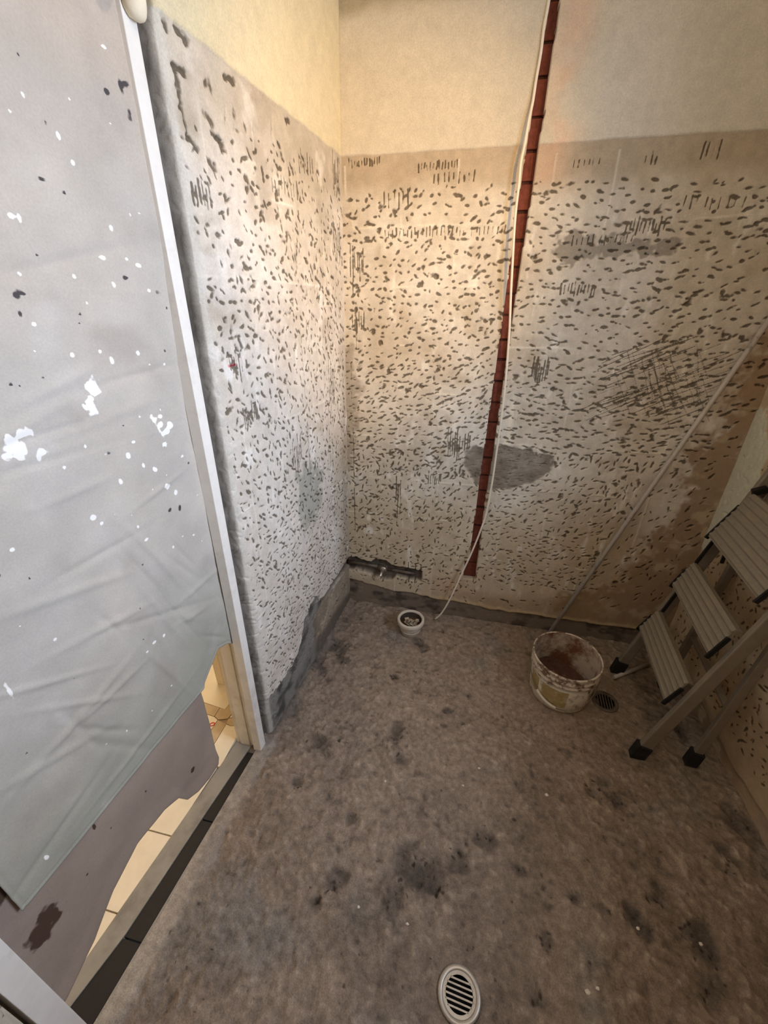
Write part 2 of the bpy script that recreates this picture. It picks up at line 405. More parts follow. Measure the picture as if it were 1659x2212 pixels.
comb(B, .54, .98, .05, .08, 6, 13); comb(B, .09, 1.74, .05, .12, 6, 14); comb(B, .09, 1.52, .05, .09, 6, 15); comb(B, .25, 1.95, .09, .05, 6, 16)
comb(B, .28, .75, .02, .12, 3, 17); comb(B, .46, .83, .06, .05, 7, 18); comb(B, 1.0, 1.80, .2, .03, 12, 19); comb(B, 1.32, 1.90, .18, .035, 9, 20)
for zz in (.405, .615):
    for i in range(40):
        u = rr.uniform(.05, .64); B.stamp(u, zz + rr.uniform(-.012, .006), rr.uniform(.003, .006), .002, rr.uniform(0, 3), .95, .5, .002)
for v0_, v1_, x in ((1.62, 1.80, .072), (1.42, 1.60, .080), (1.2, 1.36, .05), (.8, 1.1, .050), (.5, .75, .045), (1.7, 1.78, .11), (.55, .78, .275), (.62, .72, .29)):
    B.line((x, v0_), (x + .004, v1_), .0022, .9, .002, 1.0)
# crossed scratches
for i in range(50):
    a = (rr.uniform(1.05, 1.40), rr.uniform(1.15, 1.42)); L = rr.uniform(.10, .28); an = rr.uniform(.35, .55)
    B.line(a, (min(1.57, a[0] + L * math.cos(an)), a[1] + L * math.sin(an)), .0017, rr.uniform(.65, .9), .001, .4)
for i in range(38):
    a = (rr.uniform(1.14, 1.46), rr.uniform(1.28, 1.47)); L = rr.uniform(.08, .20); an = rr.uniform(-1.25, -.85)
    B.line(a, (a[0] + L * math.cos(an), a[1] + L * math.sin(an)), .0017, rr.uniform(.6, .85), .001, .4)
B.mk *= np.where(pk > .5, .55, 1)
for i in range(26):                                                     # trowel ribs on the dark patch
    v = .80 + i * .0085; B.line((.72, v + rr.uniform(-.003, .003)), (.97, v - .01 + rr.uniform(-.004, .004)), .0016, .62, .0006, .6)
B.mk *= np.where((pk3 > .5) | (V > 2.075), .8, 1)
# bottom band of grey waterproofing and the ledge above it
zb = np.interp(U, [0, .07, .25, .53, .97, 1.55, 1.72], [.16, .154, .118, .099, .076, .070, .06]) + .016 * n_mid + .012 * n_sm
band = sstep(.006, -.006, V - zb)
B.mix(np.array(lin(124, 111, 99)), band * (.92 + .1 * n_sm)); B.mix(np.array(lin(84, 74, 67)), band * sstep(-.1, .5, fbm(U, V * 1.6, .07, 77, 5))); B.mix(np.array(lin(164, 146, 124)), .6 * band * sstep(.3, .8, fbm(U, V * 1.6, .05, 87, 4)))
B.h -= .009 * band; B.mk *= (1 - .8 * band)
edge = np.exp(-((V - zb - .012) / .010) ** 2) * sstep(.3, .6, U); B.mix(lin(206, 182, 142), .6 * edge); B.h += .003 * edge
# painted zone above, chased channel with a pipe, brick slot
pl = sstep(-.003, .003, V - ZP - .004 * fbm(U, V, .05, 5, 3))
paint = np.array(lin(206, 195, 175)); B.mix(paint, pl); B.h += .0035 * pl; B.mk *= (1 - pl)
B.mix(np.array(lin(222, 188, 160)), pl * .75 * np.exp(-((U - .80) / .06) ** 2) * sstep(.0, .6, .35 + fbm(U, V, .1, 8, 4)))
B.mix(np.array(lin(214, 206, 192)), pl * .6 * sstep(.8, 1.0, U + .1 * n_mid))
B.mix(np.array(lin(150, 138, 110)), .7 * pl * sstep(2.41, 2.46, V + .03 * n_mid) * sstep(.62, .3, U))
B.mix(np.array(lin(160, 146, 116)), .5 * pl * sstep(.012, .004, U))
B.mix(np.array(lin(206, 166, 138)), .5 * (1 - pl) * np.exp(-((U - .78) / .05) ** 2) * sstep(1.93, 2.0, V))
B.mix(np.array(lin(214, 178, 150)), .45 * np.exp(-((U - .60) / .08) ** 2 - ((V - .20) / .05) ** 2))
ch = B.poly([(-.02, .318), (.05, .314), (.13, .296), (.16, .318), (.215, .32), (.25, .295), (.34, .283), (.425, .277), (.418, .205), (.36, .208), (.28, .222), (.25, .19), (.19, .185), (.12, .215), (.03, .232), (-.02, .232)], .004, .008)
B.mix(np.array(lin(104, 94, 84)), ch * .95); B.mix(np.array(lin(70, 62, 55)), ch * sstep(-.2, .4, n_sm)); B.h -= .030 * ch; B.mk *= (1 - ch)
for x_, a_, b_ in ((.345, .285, .325), (.385, .28, .318), (.415, .275, .318), (.35, .19, .208), (.385, .19, .208)): B.line((x_, a_), (x_, b_), .003, 1.0, .003, .8)
B.line((.42, .225), (.46, .222), .0022, 1, .003, .6); B.line((.42, .212), (.445, .205), .0022, 1, .003, .6)
xl = np.interp(V, slotL_z, slotL_x) + .0022 * vnoise(U, V, .012, 71) ; xr_ = np.interp(V, slotR_z, slotR_x) + .004 + .0035 * vnoise(U, V, .02, 72)
slot = ((U > xl) & (U < xr_) & (V > .262)).astype(float)
B.h -= .075 * slot; B.mix(np.array(lin(84, 48, 38)), slot); B.mk *= (1 - slot)
B.h += .0016 * n_mid * (V < ZP) + .0010 * n_sm * (V < ZP)
B.col *= (1 + .07 * n_sm[..., None])
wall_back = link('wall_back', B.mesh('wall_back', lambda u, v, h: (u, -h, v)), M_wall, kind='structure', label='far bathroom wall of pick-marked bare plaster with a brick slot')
# bricks showing in the slot
joints = [2.60, 2.515, 2.425, 2.332, 2.251, 2.153, 2.068, 1.978, 1.897, 1.806, 1.721, 1.632, 1.555, 1.465, 1.386, 1.298, 1.206, 1.119, 1.038, .949, .860, .780, .687, .585, .479, .352, .262]
for zt, zb_ in zip(joints, joints[1:]):
    zm = (zt + zb_) / 2; a = float(np.interp(zm, slotL_z, slotL_x)) - .012; b = float(np.interp(zm, slotR_z, slotR_x)) + .012
    bm = bmesh.new(); dpt = rng.uniform(.024, .034); hgt = (zt - zb_) - rng.uniform(.005, .014)
    bm_box(bm, ((a + b) / 2, dpt + .022, zm), (b - a, .044, hgt))
    bm_obj('brick', bm, M_brick, wall_back, bevel=.0025)

bm = bmesh.new(); bm_box(bm, (.695, .056, 1.44), (.16, .040, 2.36)); bm_obj('mortar_bed', bm, M_mortar, wall_back)
# ---------------------------------------------------------------- left wall (from the corner to the door frame)
us = np.arange(-.01, .949, .0033)
L = Field(us, vs, 300); U, V = L.U, L.V
n_big = fbm(U, V, .55, 411, 4); n_mid = fbm(U, V, .16, 421, 4); n_sm = fbm(U, V, .05, 431, 3)
L.col[:] = np.array(lin(212, 203, 192))
L.mix(np.array(lin(228, 223, 215)), np.clip(.25 + .8 * n_mid, 0, 1))
L.mix(np.array(lin(196, 182, 158)), np.clip(.1 + .9 * fbm(U, V, .3, 444, 4), 0, .7) * sstep(.9, 1.7, V))
L.mix(np.array(lin(178, 164, 142)), .75 * sstep(1.86, 2.0, V + .08 * n_mid) * sstep(.95, .6, U))
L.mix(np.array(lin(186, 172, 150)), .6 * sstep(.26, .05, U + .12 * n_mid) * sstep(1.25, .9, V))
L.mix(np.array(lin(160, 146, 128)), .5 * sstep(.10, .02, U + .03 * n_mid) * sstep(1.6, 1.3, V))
for zr in (.404, .61, .815, 1.03, 1.235, 1.437, 1.653, 1.858):
    g = np.exp(-((V - zr - .006 * n_mid) / .004) ** 2) * sstep(-.05, .4, fbm(U, V, .12, int(zr * 100) + 3, 3)); L.h += .002 * g; L.mix(np.array(lin(240, 234, 222)), .6 * g)
for xr in (.19, .40, .605, .81):
    g = np.exp(-((U - xr - .008 * n_mid) / .0035) ** 2) * sstep(0, .4, fbm(U, V, .16, int(xr * 100) + 17, 3)) * (V < 2.0); L.h += .002 * g; L.mix(np.array(lin(240, 234, 222)), .5 * g)
n_f = fbm(U, V, .022, 1131, 3)
L.mix(np.array(lin(244, 240, 234)), .6 * sstep(.25, .65, fbm(U * 1.6, V * .7, .06, 1141, 4)) * sstep(1.9, 1.7, V)); L.mix(np.array(lin(184, 172, 152)), .5 * sstep(.2, .7, fbm(U, V, .09, 1151, 4)) * (V < ZP)); L.col *= 1 + (.13 * n_f * (V < ZP))[..., None]
gp = L.poly([(.53, 1.02), (.38, 1.01), (.30, .93), (.34, .78), (.45, .74), (.52, .82)], .02, .06); L.mix(np.array(lin(158, 158, 148)), .75 * gp)
def ang_l(u, v):
    if v > 1.5: return (.15 if u > .45 else 1.0, .55)
    if v > .9: return (.9, .6)
    return (.45, .55)
def keep_l(u, v, r):
    if u > .90 or v > 2.0 - .16 * sstep(.3, .8, np.array(u)) * r.random(): return False
    if v < .10: return r.random() < .3
    return not (u > .78 and v > 1.65 and r.random() < .45)
hits(L, 15, (.015, .92, 1.35, 2.02), .0330, (.0070, .0110), (.0034, .0054), ang_l, keep=keep_l, skip=.16)
hits(L, 16, (.015, .92, .80, 1.35), .0300, (.0070, .0115), (.0030, .0045), ang_l, keep=keep_l, skip=.16)
hits(L, 17, (.015, .92, .08, .80), .0275, (.0075, .0120), (.0027, .0040), ang_l, keep=keep_l, skip=.16)
rr = random.Random(41)
for i in range(110):
    u, v = rr.uniform(.03, .86), rr.uniform(.45, 1.93)
    if keep_l(u, v, rr): L.stamp(u, v, rr.uniform(.010, .018), rr.uniform(.005, .009), rr.uniform(0, 3), rr.uniform(.75, 1), 1.0, .005)
L.mix(np.array(lin(170, 156, 136)), .55 * sstep(.05, .55, fbm(U * .8, V * 1.3, .11, 1171, 5)) * sstep(1.35, 1.6, V) * (V < ZP)); L.mix(np.array(lin(226, 218, 204)), .6 * sstep(.15, .6, fbm(U, V, .06, 1181, 4)) * sstep(1.4, 1.6, V) * (V < ZP))
for i in range(70):
    L.stamp(rr.uniform(.2, .86), rr.uniform(1.45, 2.03), rr.uniform(.008, .020), rr.uniform(.004, .010), rr.uniform(0, 3), rr.uniform(.50, .72), 1.3, .003)
# large gouges near the door frame and under the paint edge
G = [((.862, 2.010), (.840, 2.008), .008), ((.862, 2.005), (.864, 1.95), .007), ((.862, 1.945), (.856, 1.905), .005), ((.856, 1.905), (.830, 1.893), .007), ((.775, 1.935), (.745, 1.934), .006), ((.745, 1.933), (.734, 1.915), .009), ((.845, 2.070), (.815, 2.060), .008), ((.876, 2.068), (.872, 2.055), .006), ((.70, 2.05), (.66, 2.055), .007), ((.42, 2.06), (.40, 2.06), .007)]
for p, q, wd in G: L.line(p, q, wd, 1.0, .006, 1.2)
comb(L, .80, 1.45, .05, .07, 6, 31); comb(L, .76, 1.30, .07, .06, 9, 32, lb=.003); comb(L, .45, 1.90, .15, .05, 9, 33); comb(L, .84, 1.81, .06, .05, 6, 34, lb=.003)
comb(L, .05, 2.0, .06, .12, 8, 35); comb(L, .06, 1.80, .06, .12, 7, 36); comb(L, .30, 1.99, .1, .06, 6, 37); comb(L, .50, 1.10, .06, .12, 6, 38); comb(L, .16, 1.3, .05, .2, 6, 39)
L.mix(np.array(lin(205, 60, 80)), L.poly([(.835, 1.452), (.80, 1.452), (.80, 1.446), (.835, 1.446)], .002, .002))
for x in (.03, .045, .062, .2, .405): L.line((x, .5 + x), (x + .004, 1.5), .0020, .72, .0015, 1.0)
# dark mortar at the bottom, the chase running to the corner
lp = L.poly([(.20, .255), (.30, .265), (.351, .292), (.42, .345), (.486, .365), (.545, .33), (.577, .292), (.60, .235), (.657, .205), (.76, .190), (.905, .205), (.96, .20), (.96, -.05), (.40, -.05), (.42, .06), (.36, .14), (.28, .20)], .008, .03)
L.mix(np.array(lin(128, 126, 122)), .92 * lp); L.mix(np.array(lin(84, 82, 80)), lp * sstep(.0, .5, fbm(U, V, .06, 88, 4))); L.h -= .006 * lp; L.mk *= (1 - .4 * lp)
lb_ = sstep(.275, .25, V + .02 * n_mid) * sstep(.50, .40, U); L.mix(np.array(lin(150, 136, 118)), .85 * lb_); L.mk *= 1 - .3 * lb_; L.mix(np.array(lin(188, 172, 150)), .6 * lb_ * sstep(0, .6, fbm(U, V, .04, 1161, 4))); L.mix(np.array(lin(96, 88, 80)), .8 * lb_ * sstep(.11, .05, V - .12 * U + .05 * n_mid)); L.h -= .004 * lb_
chl = L.poly([(-.02, .318), (.10, .312), (.36, .300), (.36, .262), (.10, .262), (-.02, .255)], .004, .008)
L.mix(np.array(lin(112, 102, 92)), .95 * chl); L.h -= .022 * chl; L.mk *= (1 - chl)
L.line((0, .405), (.5, .385), .003, .7, .002, .8); L.line((.30, .12), (.02, .16), .004, .7, .002, .8); L.line((.90, .36), (.45, .40), .003, .62, .001, .8)
pl = sstep(-.003, .003, V - ZP - .006 * fbm(U, V, .06, 5, 3)); L.mix(np.array(lin(217, 204, 170)), pl); L.h += .0035 * pl; L.mk *= (1 - pl)
L.mix(np.array(lin(180, 164, 124)), .5 * pl * sstep(.012, .004, U))
# plaster ends short of the frame: rounded edge, then an open joint
eg = U - .899 - .006 * fbm(U, V, .05, 61, 3)
L.mix(np.array(lin(206, 202, 192)), .6 * sstep(-.03, -.012, eg) * (V < ZP)); L.mk *= 1 - sstep(-.03, -.015, eg)
L.h -= .007 * sstep(-.014, 0, eg) + .026 * sstep(-.002, .004, eg) + .050 * sstep(.008, .020, eg)
L.mix(np.array(lin(86, 80, 73)), sstep(-.005, .003, eg) * (.9 + .2 * n_sm)); L.mix(np.array(lin(50, 46, 41)), .85 * sstep(.010, .018, eg))
L.h += (.0018 * n_mid + .0011 * n_sm) * (V < ZP); L.col *= (1 + .07 * n_sm[..., None])
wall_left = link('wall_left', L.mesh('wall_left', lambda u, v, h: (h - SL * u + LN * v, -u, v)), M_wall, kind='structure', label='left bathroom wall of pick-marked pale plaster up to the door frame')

# rest of the left wall: lintel over the door and the stretch nearer the camera
def Lbox(bm, d0, d1, z0, z1, n0, n1):
    vv = [bm.verts.new(Lp(d, z, n)) for d in (d0, d1) for z in (z0, z1) for n in (n0, n1)]
    for f in ((0, 1, 3, 2), (4, 6, 7, 5), (0, 4, 5, 1), (2, 3, 7, 6), (0, 2, 6, 4), (1, 5, 7, 3)): bm.faces.new([vv[i] for i in f])
bm = bmesh.new(); Lbox(bm, .93, 1.77, 2.115, 2.62, -.14, .003); bm_obj('lintel', bm, M_plainwall, wall_left)
bm = bmesh.new(); Lbox(bm, -.12, .93, -.1, 2.62, -.14, -.085); bm_obj('wall_core', bm, M_hall, wall_left)
N = Field(np.arange(1.757, 2.0, .004), np.arange(-.05, 1.0, .004), 700)
N.col[:] = np.array(lin(200, 190, 174)); hits(N, 71, (1.77, 1.98, .02, .98), .029, (.007, .012), (.003, .0045), lambda u, v: (.5, .6))
N.h += .0018 * fbm(N.U, N.V, .1, 3, 3) - .02 * sstep(1.766, 1.760, N.U)
link('plaster_face', N.mesh('near_plaster', lambda u, v, h: (h - SL * u + LN * v, -u, v)), M_wall, wall_left)
bm = bmesh.new(); Lbox(bm, 1.757, 2.72, -.1, 2.62, -.14, -.022); bm_obj('wall_section', bm, M_dim, wall_left)

# ---------------------------------------------------------------- right wall
RX = lambda z: 1.708 - .0111 * z
us = np.arange(-.01, 1.02, .0048); vr = np.concatenate([np.arange(-.1, 1.45, .0048), np.arange(1.455, 2.11, .0062), np.arange(2.13, 2.64, .03)])
Rf = Field(us, vr, 500); U, V = Rf.U, Rf.V
n_mid = fbm(U, V, .16, 521, 4); n_sm = fbm(U, V, .05, 531, 3)
Rf.col[:] = np.array(lin(196, 174, 142)); Rf.mix(np.array(lin(160, 134, 104)), np.clip(.3 + .9 * n_mid, 0, 1)); Rf.mix(np.array(lin(212, 194, 164)), sstep(.1, .6, fbm(U, V, .25, 541, 4)))
st = Rf.poly([(-.02, .60), (.05, .58), (.12, .72), (.16, .95), (.16, 1.12), (.09, 1.16), (.05, 1.24), (.0, 1.25), (-.02, 1.2)], .006, .03)
hits(Rf, 51, (.03, 1.0, .12, 1.97), .034, (.007, .012), (.0035, .005), lambda u, v: (1.1, .6), skip=.2)
Rf.mk *= 1 - .7 * st; Rf.mix(np.array(lin(208, 206, 184)), .95 * st); Rf.h += .003 * st
Rf.mix(np.array(lin(128, 108, 88)), .7 * sstep(.10, .03, V + .05 * n_mid) * sstep(.75, .5, U))
Rf.h += .0025 * n_mid + .0015 * n_sm; Rf.h -= .012 * sstep(.045, .02, V + .03 * n_mid)
plr = sstep(-.006, .006, V - ZP - .004 * n_mid); Rf.mix(paint, plr); Rf.mk *= 1 - plr
wall_right = link('wall_right', Rf.mesh('wall_right', lambda u, v, h: (RX(v) - h, -u, v)), M_wall, kind='structure', label='right bathroom wall of brownish bare plaster behind the ladder')
Wy0, Wy1, Wz0, Wz1 = -1.62, -.90, 1.15, 2.05
bm = bmesh.new()
for (y0, y1, z0, z1) in ((-2.72, Wy0, -.1, 2.62), (Wy0, Wy1, -.1, Wz0), (Wy0, Wy1, Wz1, 2.62), (Wy1, .05, -.1, 2.62)):
    bm_box(bm, (1.80, (y0 + y1) / 2, (z0 + z1) / 2), (.16, y1 - y0, z1 - z0))
bm_obj('wall_core', bm, M_dim, wall_right)
win = empty('window_1', (1.80, (Wy0 + Wy1) / 2, Wz0), kind='structure', label='bathroom window in the right wall outside the frame')
for nm, c, s in (('frame_side', (0, -.345, .45), (.05, .03, .9)), ('frame_side', (0, .345, .45), (.05, .03, .9)), ('frame_rail', (0, 0, .015), (.05, .66, .03)), ('frame_rail', (0, 0, .885), (.05, .66, .03))):
    bm = bmesh.new(); bm_box(bm, c, s); bm_obj(nm, bm, M_white, win)

# ---------------------------------------------------------------- front wall (behind the camera), ceiling
bm = bmesh.new(); bm_box(bm, (.75, -2.77, 1.26), (2.3, .1, 2.72)); bm_obj('wall_front', bm, M_plainwall, kind='structure', label='plain wall behind the viewpoint')
bm = bmesh.new(); bm_box(bm, (.25, -1.30, 2.66), (3.3, 3.05, .08)); bm_obj('ceiling', bm, M_ceil, kind='structure', label='pale ceiling above the bathroom')
bm = bmesh.new(); bm_box(bm, (.85, .13, 1.26), (2.1, .08, 2.72)); bm_obj('wall_core', bm, M_mortar, wall_back)

# ---------------------------------------------------------------- floor
us = np.concatenate([np.arange(0, 1.90, .0048)])
vf = np.concatenate([np.arange(-.03, 1.75, .0048), np.arange(1.76, 2.76, .03)])
F = Field(us, vf, 900); U, V = F.U, F.V
XW = U - SL * V - .030                                      # world x ; V = distance from the back wall
def floor_z(x): return -.02 * max(x, 0)
n_big = fbm(XW, V, .6, 911, 4); n_mid = fbm(XW, V, .18, 921, 5); n_sm = fbm(XW, V, .05, 931, 4); n_t = fbm(XW, V, .02, 941, 3)
F.col[:] = np.array(lin(156, 140, 126)); F.mix(np.array(lin(126, 113, 102)), np.clip(.35 + .9 * n_mid, 0, 1)); F.mix(np.array(lin(164, 147, 130)), np.clip(.1 + 1.1 * fbm(XW, V, .32, 951, 4), 0, .8))
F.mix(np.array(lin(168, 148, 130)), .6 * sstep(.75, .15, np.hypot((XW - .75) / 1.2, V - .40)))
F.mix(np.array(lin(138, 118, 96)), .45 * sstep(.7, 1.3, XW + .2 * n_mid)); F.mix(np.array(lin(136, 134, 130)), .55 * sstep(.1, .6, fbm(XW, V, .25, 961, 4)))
F.h += .006 * n_mid + .0085 * n_sm + .0050 * n_t
n_r = np.abs(fbm(XW, V, .045, 971, 4)); F.h -= .004 * sstep(.12, 0, n_r)
F.mix(np.array(lin(104, 94, 85)), .45 * sstep(.10, 0, n_r) * sstep(-.1, .5, n_mid)); n_g = fbm(XW, V, .013, 981, 2); F.mix(np.array(lin(196, 180, 162)), .45 * sstep(.15, .8, n_t + .5 * n_sm)); F.mix(np.array(lin(84, 76, 69)), .65 * sstep(.22, .85, -n_t - .6 * n_sm)); F.col *= 1 + .28 * n_g[..., None]; F.h += .0018 * n_g
smooth = sstep(.6, .3, np.hypot((XW - .95) / 1.1, V - .35)); F.h *= 1 - .6 * smooth
DARK = [(0.05, -0.361, 0.05), (0.1, -0.444, 0.03), (0.12, -0.873, 0.05), (0.2, -0.842, 0.02), (0.217, -0.865, 0.02), (0.447, -0.751, 0.04), (0.47, -0.767, 0.02), (0.444, -0.844, 0.05), (0.49, -0.275, 0.03), (0.448, -0.234, 0.025), (0.452, -0.438, 0.012), (0.359, -0.493, 0.015), (0.722, -0.517, 0.015), (0.623, -0.614, 0.015), (0.696, -0.666, 0.01), (0.554, -1.209, 0.05), (0.616, -1.226, 0.05), (0.518, -1.299, 0.035), (0.605, -1.263, 0.05), (0.699, -1.152, 0.03), (0.789, -1.079, 0.04), (0.904, -1.151, 0.015), (1.219, -0.816, 0.05), (1.262, -0.84, 0.03), (1.051, -1.183, 0.02), (1.212, -1.191, 0.03), (1.239, -1.206, 0.03), (1.382, -1.185, 0.04), (1.384, -1.224, 0.04), (1.646, -0.833, 0.06), (1.588, -0.983, 0.06), (1.377, -1.306, 0.04), (0.91, -1.415, 0.02), (0.093, -1.05, 0.02), (0.322, -1.308, 0.03), (0.288, -1.36, 0.02), (1.129, -1.188, 0.03), (1.301, -1.134, 0.04), (0.955, -1.298, 0.02), (0.327, -1.117, 0.02), (-0.02, -0.50, 0.05), (1.6, -0.457, 0.05)]
for x, y, r in DARK:
    d = np.hypot(XW - x, V + y) / r; m = sstep(1.3, .3, d + 1.3 * n_sm); F.mix(np.array(lin(84, 77, 71)), .60 * m); F.h -= .004 * m
    r2 = random.Random(int(x * 1000 + y * 77))
    for k in range(3 + int(r * 160)):
        a, q = r2.uniform(0, 6.3), r2.random() ** .6 * r * 1.1; xx, yy = x + q * math.cos(a), -y + q * math.sin(a)
        F.stamp(xx + SL * yy + .03, yy, r2.uniform(.004, .010), r2.uniform(.003, .006), r2.uniform(0, 3), r2.uniform(.5, .85), 1.4, .004)
rr = random.Random(55)
for i in range(900):                                        # scattered pits
    x, y = rr.uniform(-.1, 1.68), rr.uniform(.1, 1.74); F.stamp(x + SL * y + .03, y, rr.uniform(.003, .009), rr.uniform(.002, .005), rr.uniform(0, 3), rr.uniform(.45, .75), 1.1, .003)
wl = sstep(.10, .02, U + .05 * n_sm) * sstep(.95, .8, V) * sstep(.1, .3, V); F.mix(np.array(lin(104, 102, 100)), .7 * wl); F.h += .010 * sstep(.06, .03, U) * sstep(.95, .9, V)
sill = sstep(.075, .050, U + .02 * n_sm) * sstep(.90, .93, V); F.mix(np.array(lin(166, 160, 154)), .8 * sill); F.h = F.h * (1 - .7 * sill) + .004 * sill
for cx, cy in ((.715, -1.456), (1.330, -.413)):             # smoothed collars and holes for the drains
    d = np.hypot(XW - cx, V + cy); k = sstep(.085, .058, d); F.h = F.h * (1 - k); F.h -= .05 * sstep(.0535, .0515, d); F.mk *= 1 - k
k = sstep(.22, .14, np.hypot(XW - 1.135, V - .39)); F.h *= 1 - .7 * k
k = sstep(.10, .06, np.hypot(XW - .393, V - .18)); F.h *= 1 - .7 * k
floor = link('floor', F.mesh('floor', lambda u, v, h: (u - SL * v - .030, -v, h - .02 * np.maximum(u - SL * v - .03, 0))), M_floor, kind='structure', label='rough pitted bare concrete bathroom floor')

# ---------------------------------------------------------------- doorway: frame, threshold
door = empty('door_1', Lp(1.33, 0, -.06), kind='structure', label='white door frame in the left wall')
def Lpart(name, mat, parent, boxes, bevel=.0015, **kw):
    bm = bmesh.new()
    for b in boxes: Lbox(bm, *b)
    o = bm_obj(name, bm, mat, None, bevel=bevel, **kw)
    o.parent = parent
    if parent is not None: o.matrix_parent_inverse = Matrix.Translation(parent.location).inverted()
    return o
Lpart('jamb', M_white, door, [(.936, .968, -.01, 2.09, -.042, -.010), (.938, .952, -.01, 2.09, -.125, -.040)])
Lpart('door_stop', M_white, door, [(.950, .957, -.005, 2.08, -.105, -.066)])
Lpart('jamb', M_white, door, [(1.705, 1.748, -.01, 2.09, -.052, -.018), (1.722, 1.746, -.01, 2.09, -.125, -.050)])
Lpart('head', M_white, door, [(.936, 1.748, 2.075, 2.118, -.052, -.010), (.936, 1.748, 2.09, 2.118, -.125, -.050)])
Lpart('joint_shade_strip', M_well, door, [(1.7485, 1.757, -.01, 2.1, -.10, -.08)], bevel=0)  # black strip painting in the shade of the open joint
def Lslab(name, mat, quad, z0, z1, parent, bevel=.0012):
    nq = len(quad)
    bm = bmesh.new(); a = [bm.verts.new(Lp(d, 0, n) + Vector((0, 0, z0))) for d, n in quad]; b = [bm.verts.new(Lp(d, 0, n) + Vector((0, 0, z1))) for d, n in quad]
    bm.faces.new(a[::-1]); bm.faces.new(b)
    for i in range(nq): bm.faces.new((a[i], a[(i + 1) % nq], b[(i + 1) % nq], b[i]))
    o = bm_obj(name, bm, mat, None, bevel=bevel); o.parent = parent; o.matrix_parent_inverse = Matrix.Translation(parent.location).inverted(); return o
tiles = [(.985, 1.234), (1.237, 1.545), (1.548, 1.705)]
wd = lambda d: float(np.interp(d, [.95, 1.23, 1.54, 1.72], [-.058, -.074, -.088, -.118]))
for a, b in tiles: Lslab('tile', M_black, [(a, -.034), (b, -.034), (b, wd(b)), (a, wd(a))], -.03, .002, door)
Lslab('threshold_end', M_dirtysteel, [(.936, -.034), (.983, -.034), (.983, -.06), (.936, -.056)], -.03, .001, door)
Lslab('threshold_edge', M_marble, [(.92, -.026), (1.71, -.026), (1.71, -.0325), (.92, -.0325)], -.03, .004, door)
Lslab('marble_sill', M_marble, [(.957, -.060)] + [(d, wd(d) - .001) for d in (1.0, 1.1, 1.23, 1.4, 1.54, 1.63, 1.72)] + [(1.72, -.158), (.957, -.125)], -.03, .005, door)

# ---------------------------------------------------------------- hallway behind the door
hall = link('floor', bpy.data.meshes.new('hall_floor'), M_grout, kind='structure', label='cream and beige tiled hallway floor seen through the torn sheet')
bm = bmesh.new(); bm_prism(bm, [(-1.6, .1), (-.14, .1), (-.30, -2.0), (-1.6, -2.0)], -.06, -.002); bm.to_mesh(hall.data); bm.free()
def tile(poly, mat, dz=0.0):
    bm = bmesh.new(); bm_prism(bm, poly, -.01, .004 + dz); bm_obj('tile', bm, mat, hall, bevel=.0008)
tile([(-.446, -.816), (-.333, -.829), (-.322, -.742), (-.435, -.60), (-.75, -.60), (-.75, -.78)], M_cream)
tile([(-.44, -.8185), (-.3605, -.827), (-.3605, -.8695), (-.435, -.8625)], M_beige)
tile([(-.3585, -.8272), (-.331, -.8305), (-.322, -.76), (-.285, -.765), (-.297, -.866), (-.335, -.880), (-.3585, -.869)], M_beige)
tile([(-.2955, -.866), (-.24, -.8485), (-.235, -.872), (-.262, -.896), (-.290, -.890)], M_beige)
tile([(-.283, -.80), (-.18, -.79), (-.18, -.83), (-.24, -.8465), (-.293, -.862)], M_cream)
tile([(-.44, -.865), (-.3605, -.8715), (-.337, -.882), (-.338, -.925), (-.44, -.912)], M_cream)
tile([(-.3345, -.8825), (-.291, -.892), (-.292, -1.05), (-.34, -1.05)], M_beige)
tile([(-.289, -.893), (-.262, -.898), (-.218, -.8745), (-.215, -1.06), (-.289, -1.06)], M_cream)
tile([(-.342, -.928), (-.44, -.915), (-.75, -.90), (-.75, -1.05), (-.343, -1.05)], M_cream)
tile([(-.75, -1.055), (-.226, -1.065), (-.245, -1.30), (-.75, -1.30)], M_cream)
tile([(-.75, -1.304), (-.2455, -1.304), (-.262, -1.505), (-.75, -1.505)], M_cream)
tile([(-.75, -1.509), (-.2625, -1.509), (-.29, -1.80), (-.75, -1.80)], M_cream)
bm = bmesh.new(); bm_box(bm, (-1.64, -.95, 1.26), (.08, 2.2, 2.72)); bm_obj('wall_hall_far', bm, M_hall, kind='structure', label='cream hallway wall facing the door')
bm = bmesh.new(); bm_box(bm, (-.85, .02, 1.26), (1.55, .08, 2.72)); bm_obj('wall_hall_end', bm, M_hall, kind='structure', label='cream end wall of the hallway')
bm = bmesh.new(); bm_box(bm, (-.95, -2.05, 1.26), (1.5, .08, 2.72)); bm_obj('wall_hall_near', bm, M_hall, kind='structure', label='cream hallway wall at the near end')
post = empty('trim_1', (-.42, -.69, .002), kind='structure', label='cream upright door lining standing in the hallway')
bm = bmesh.new(); bm_box(bm, (-.004, .0, 1.05), (.036, .048, 2.1)); bm_obj('lining_board', bm, M_hall, post, bevel=.002)
bm = bmesh.new(); bm_box(bm, (.004, .045, 1.05), (.05, .04, 2.1)); bm_obj('lining_edge', bm, M_hall, post, bevel=.002)

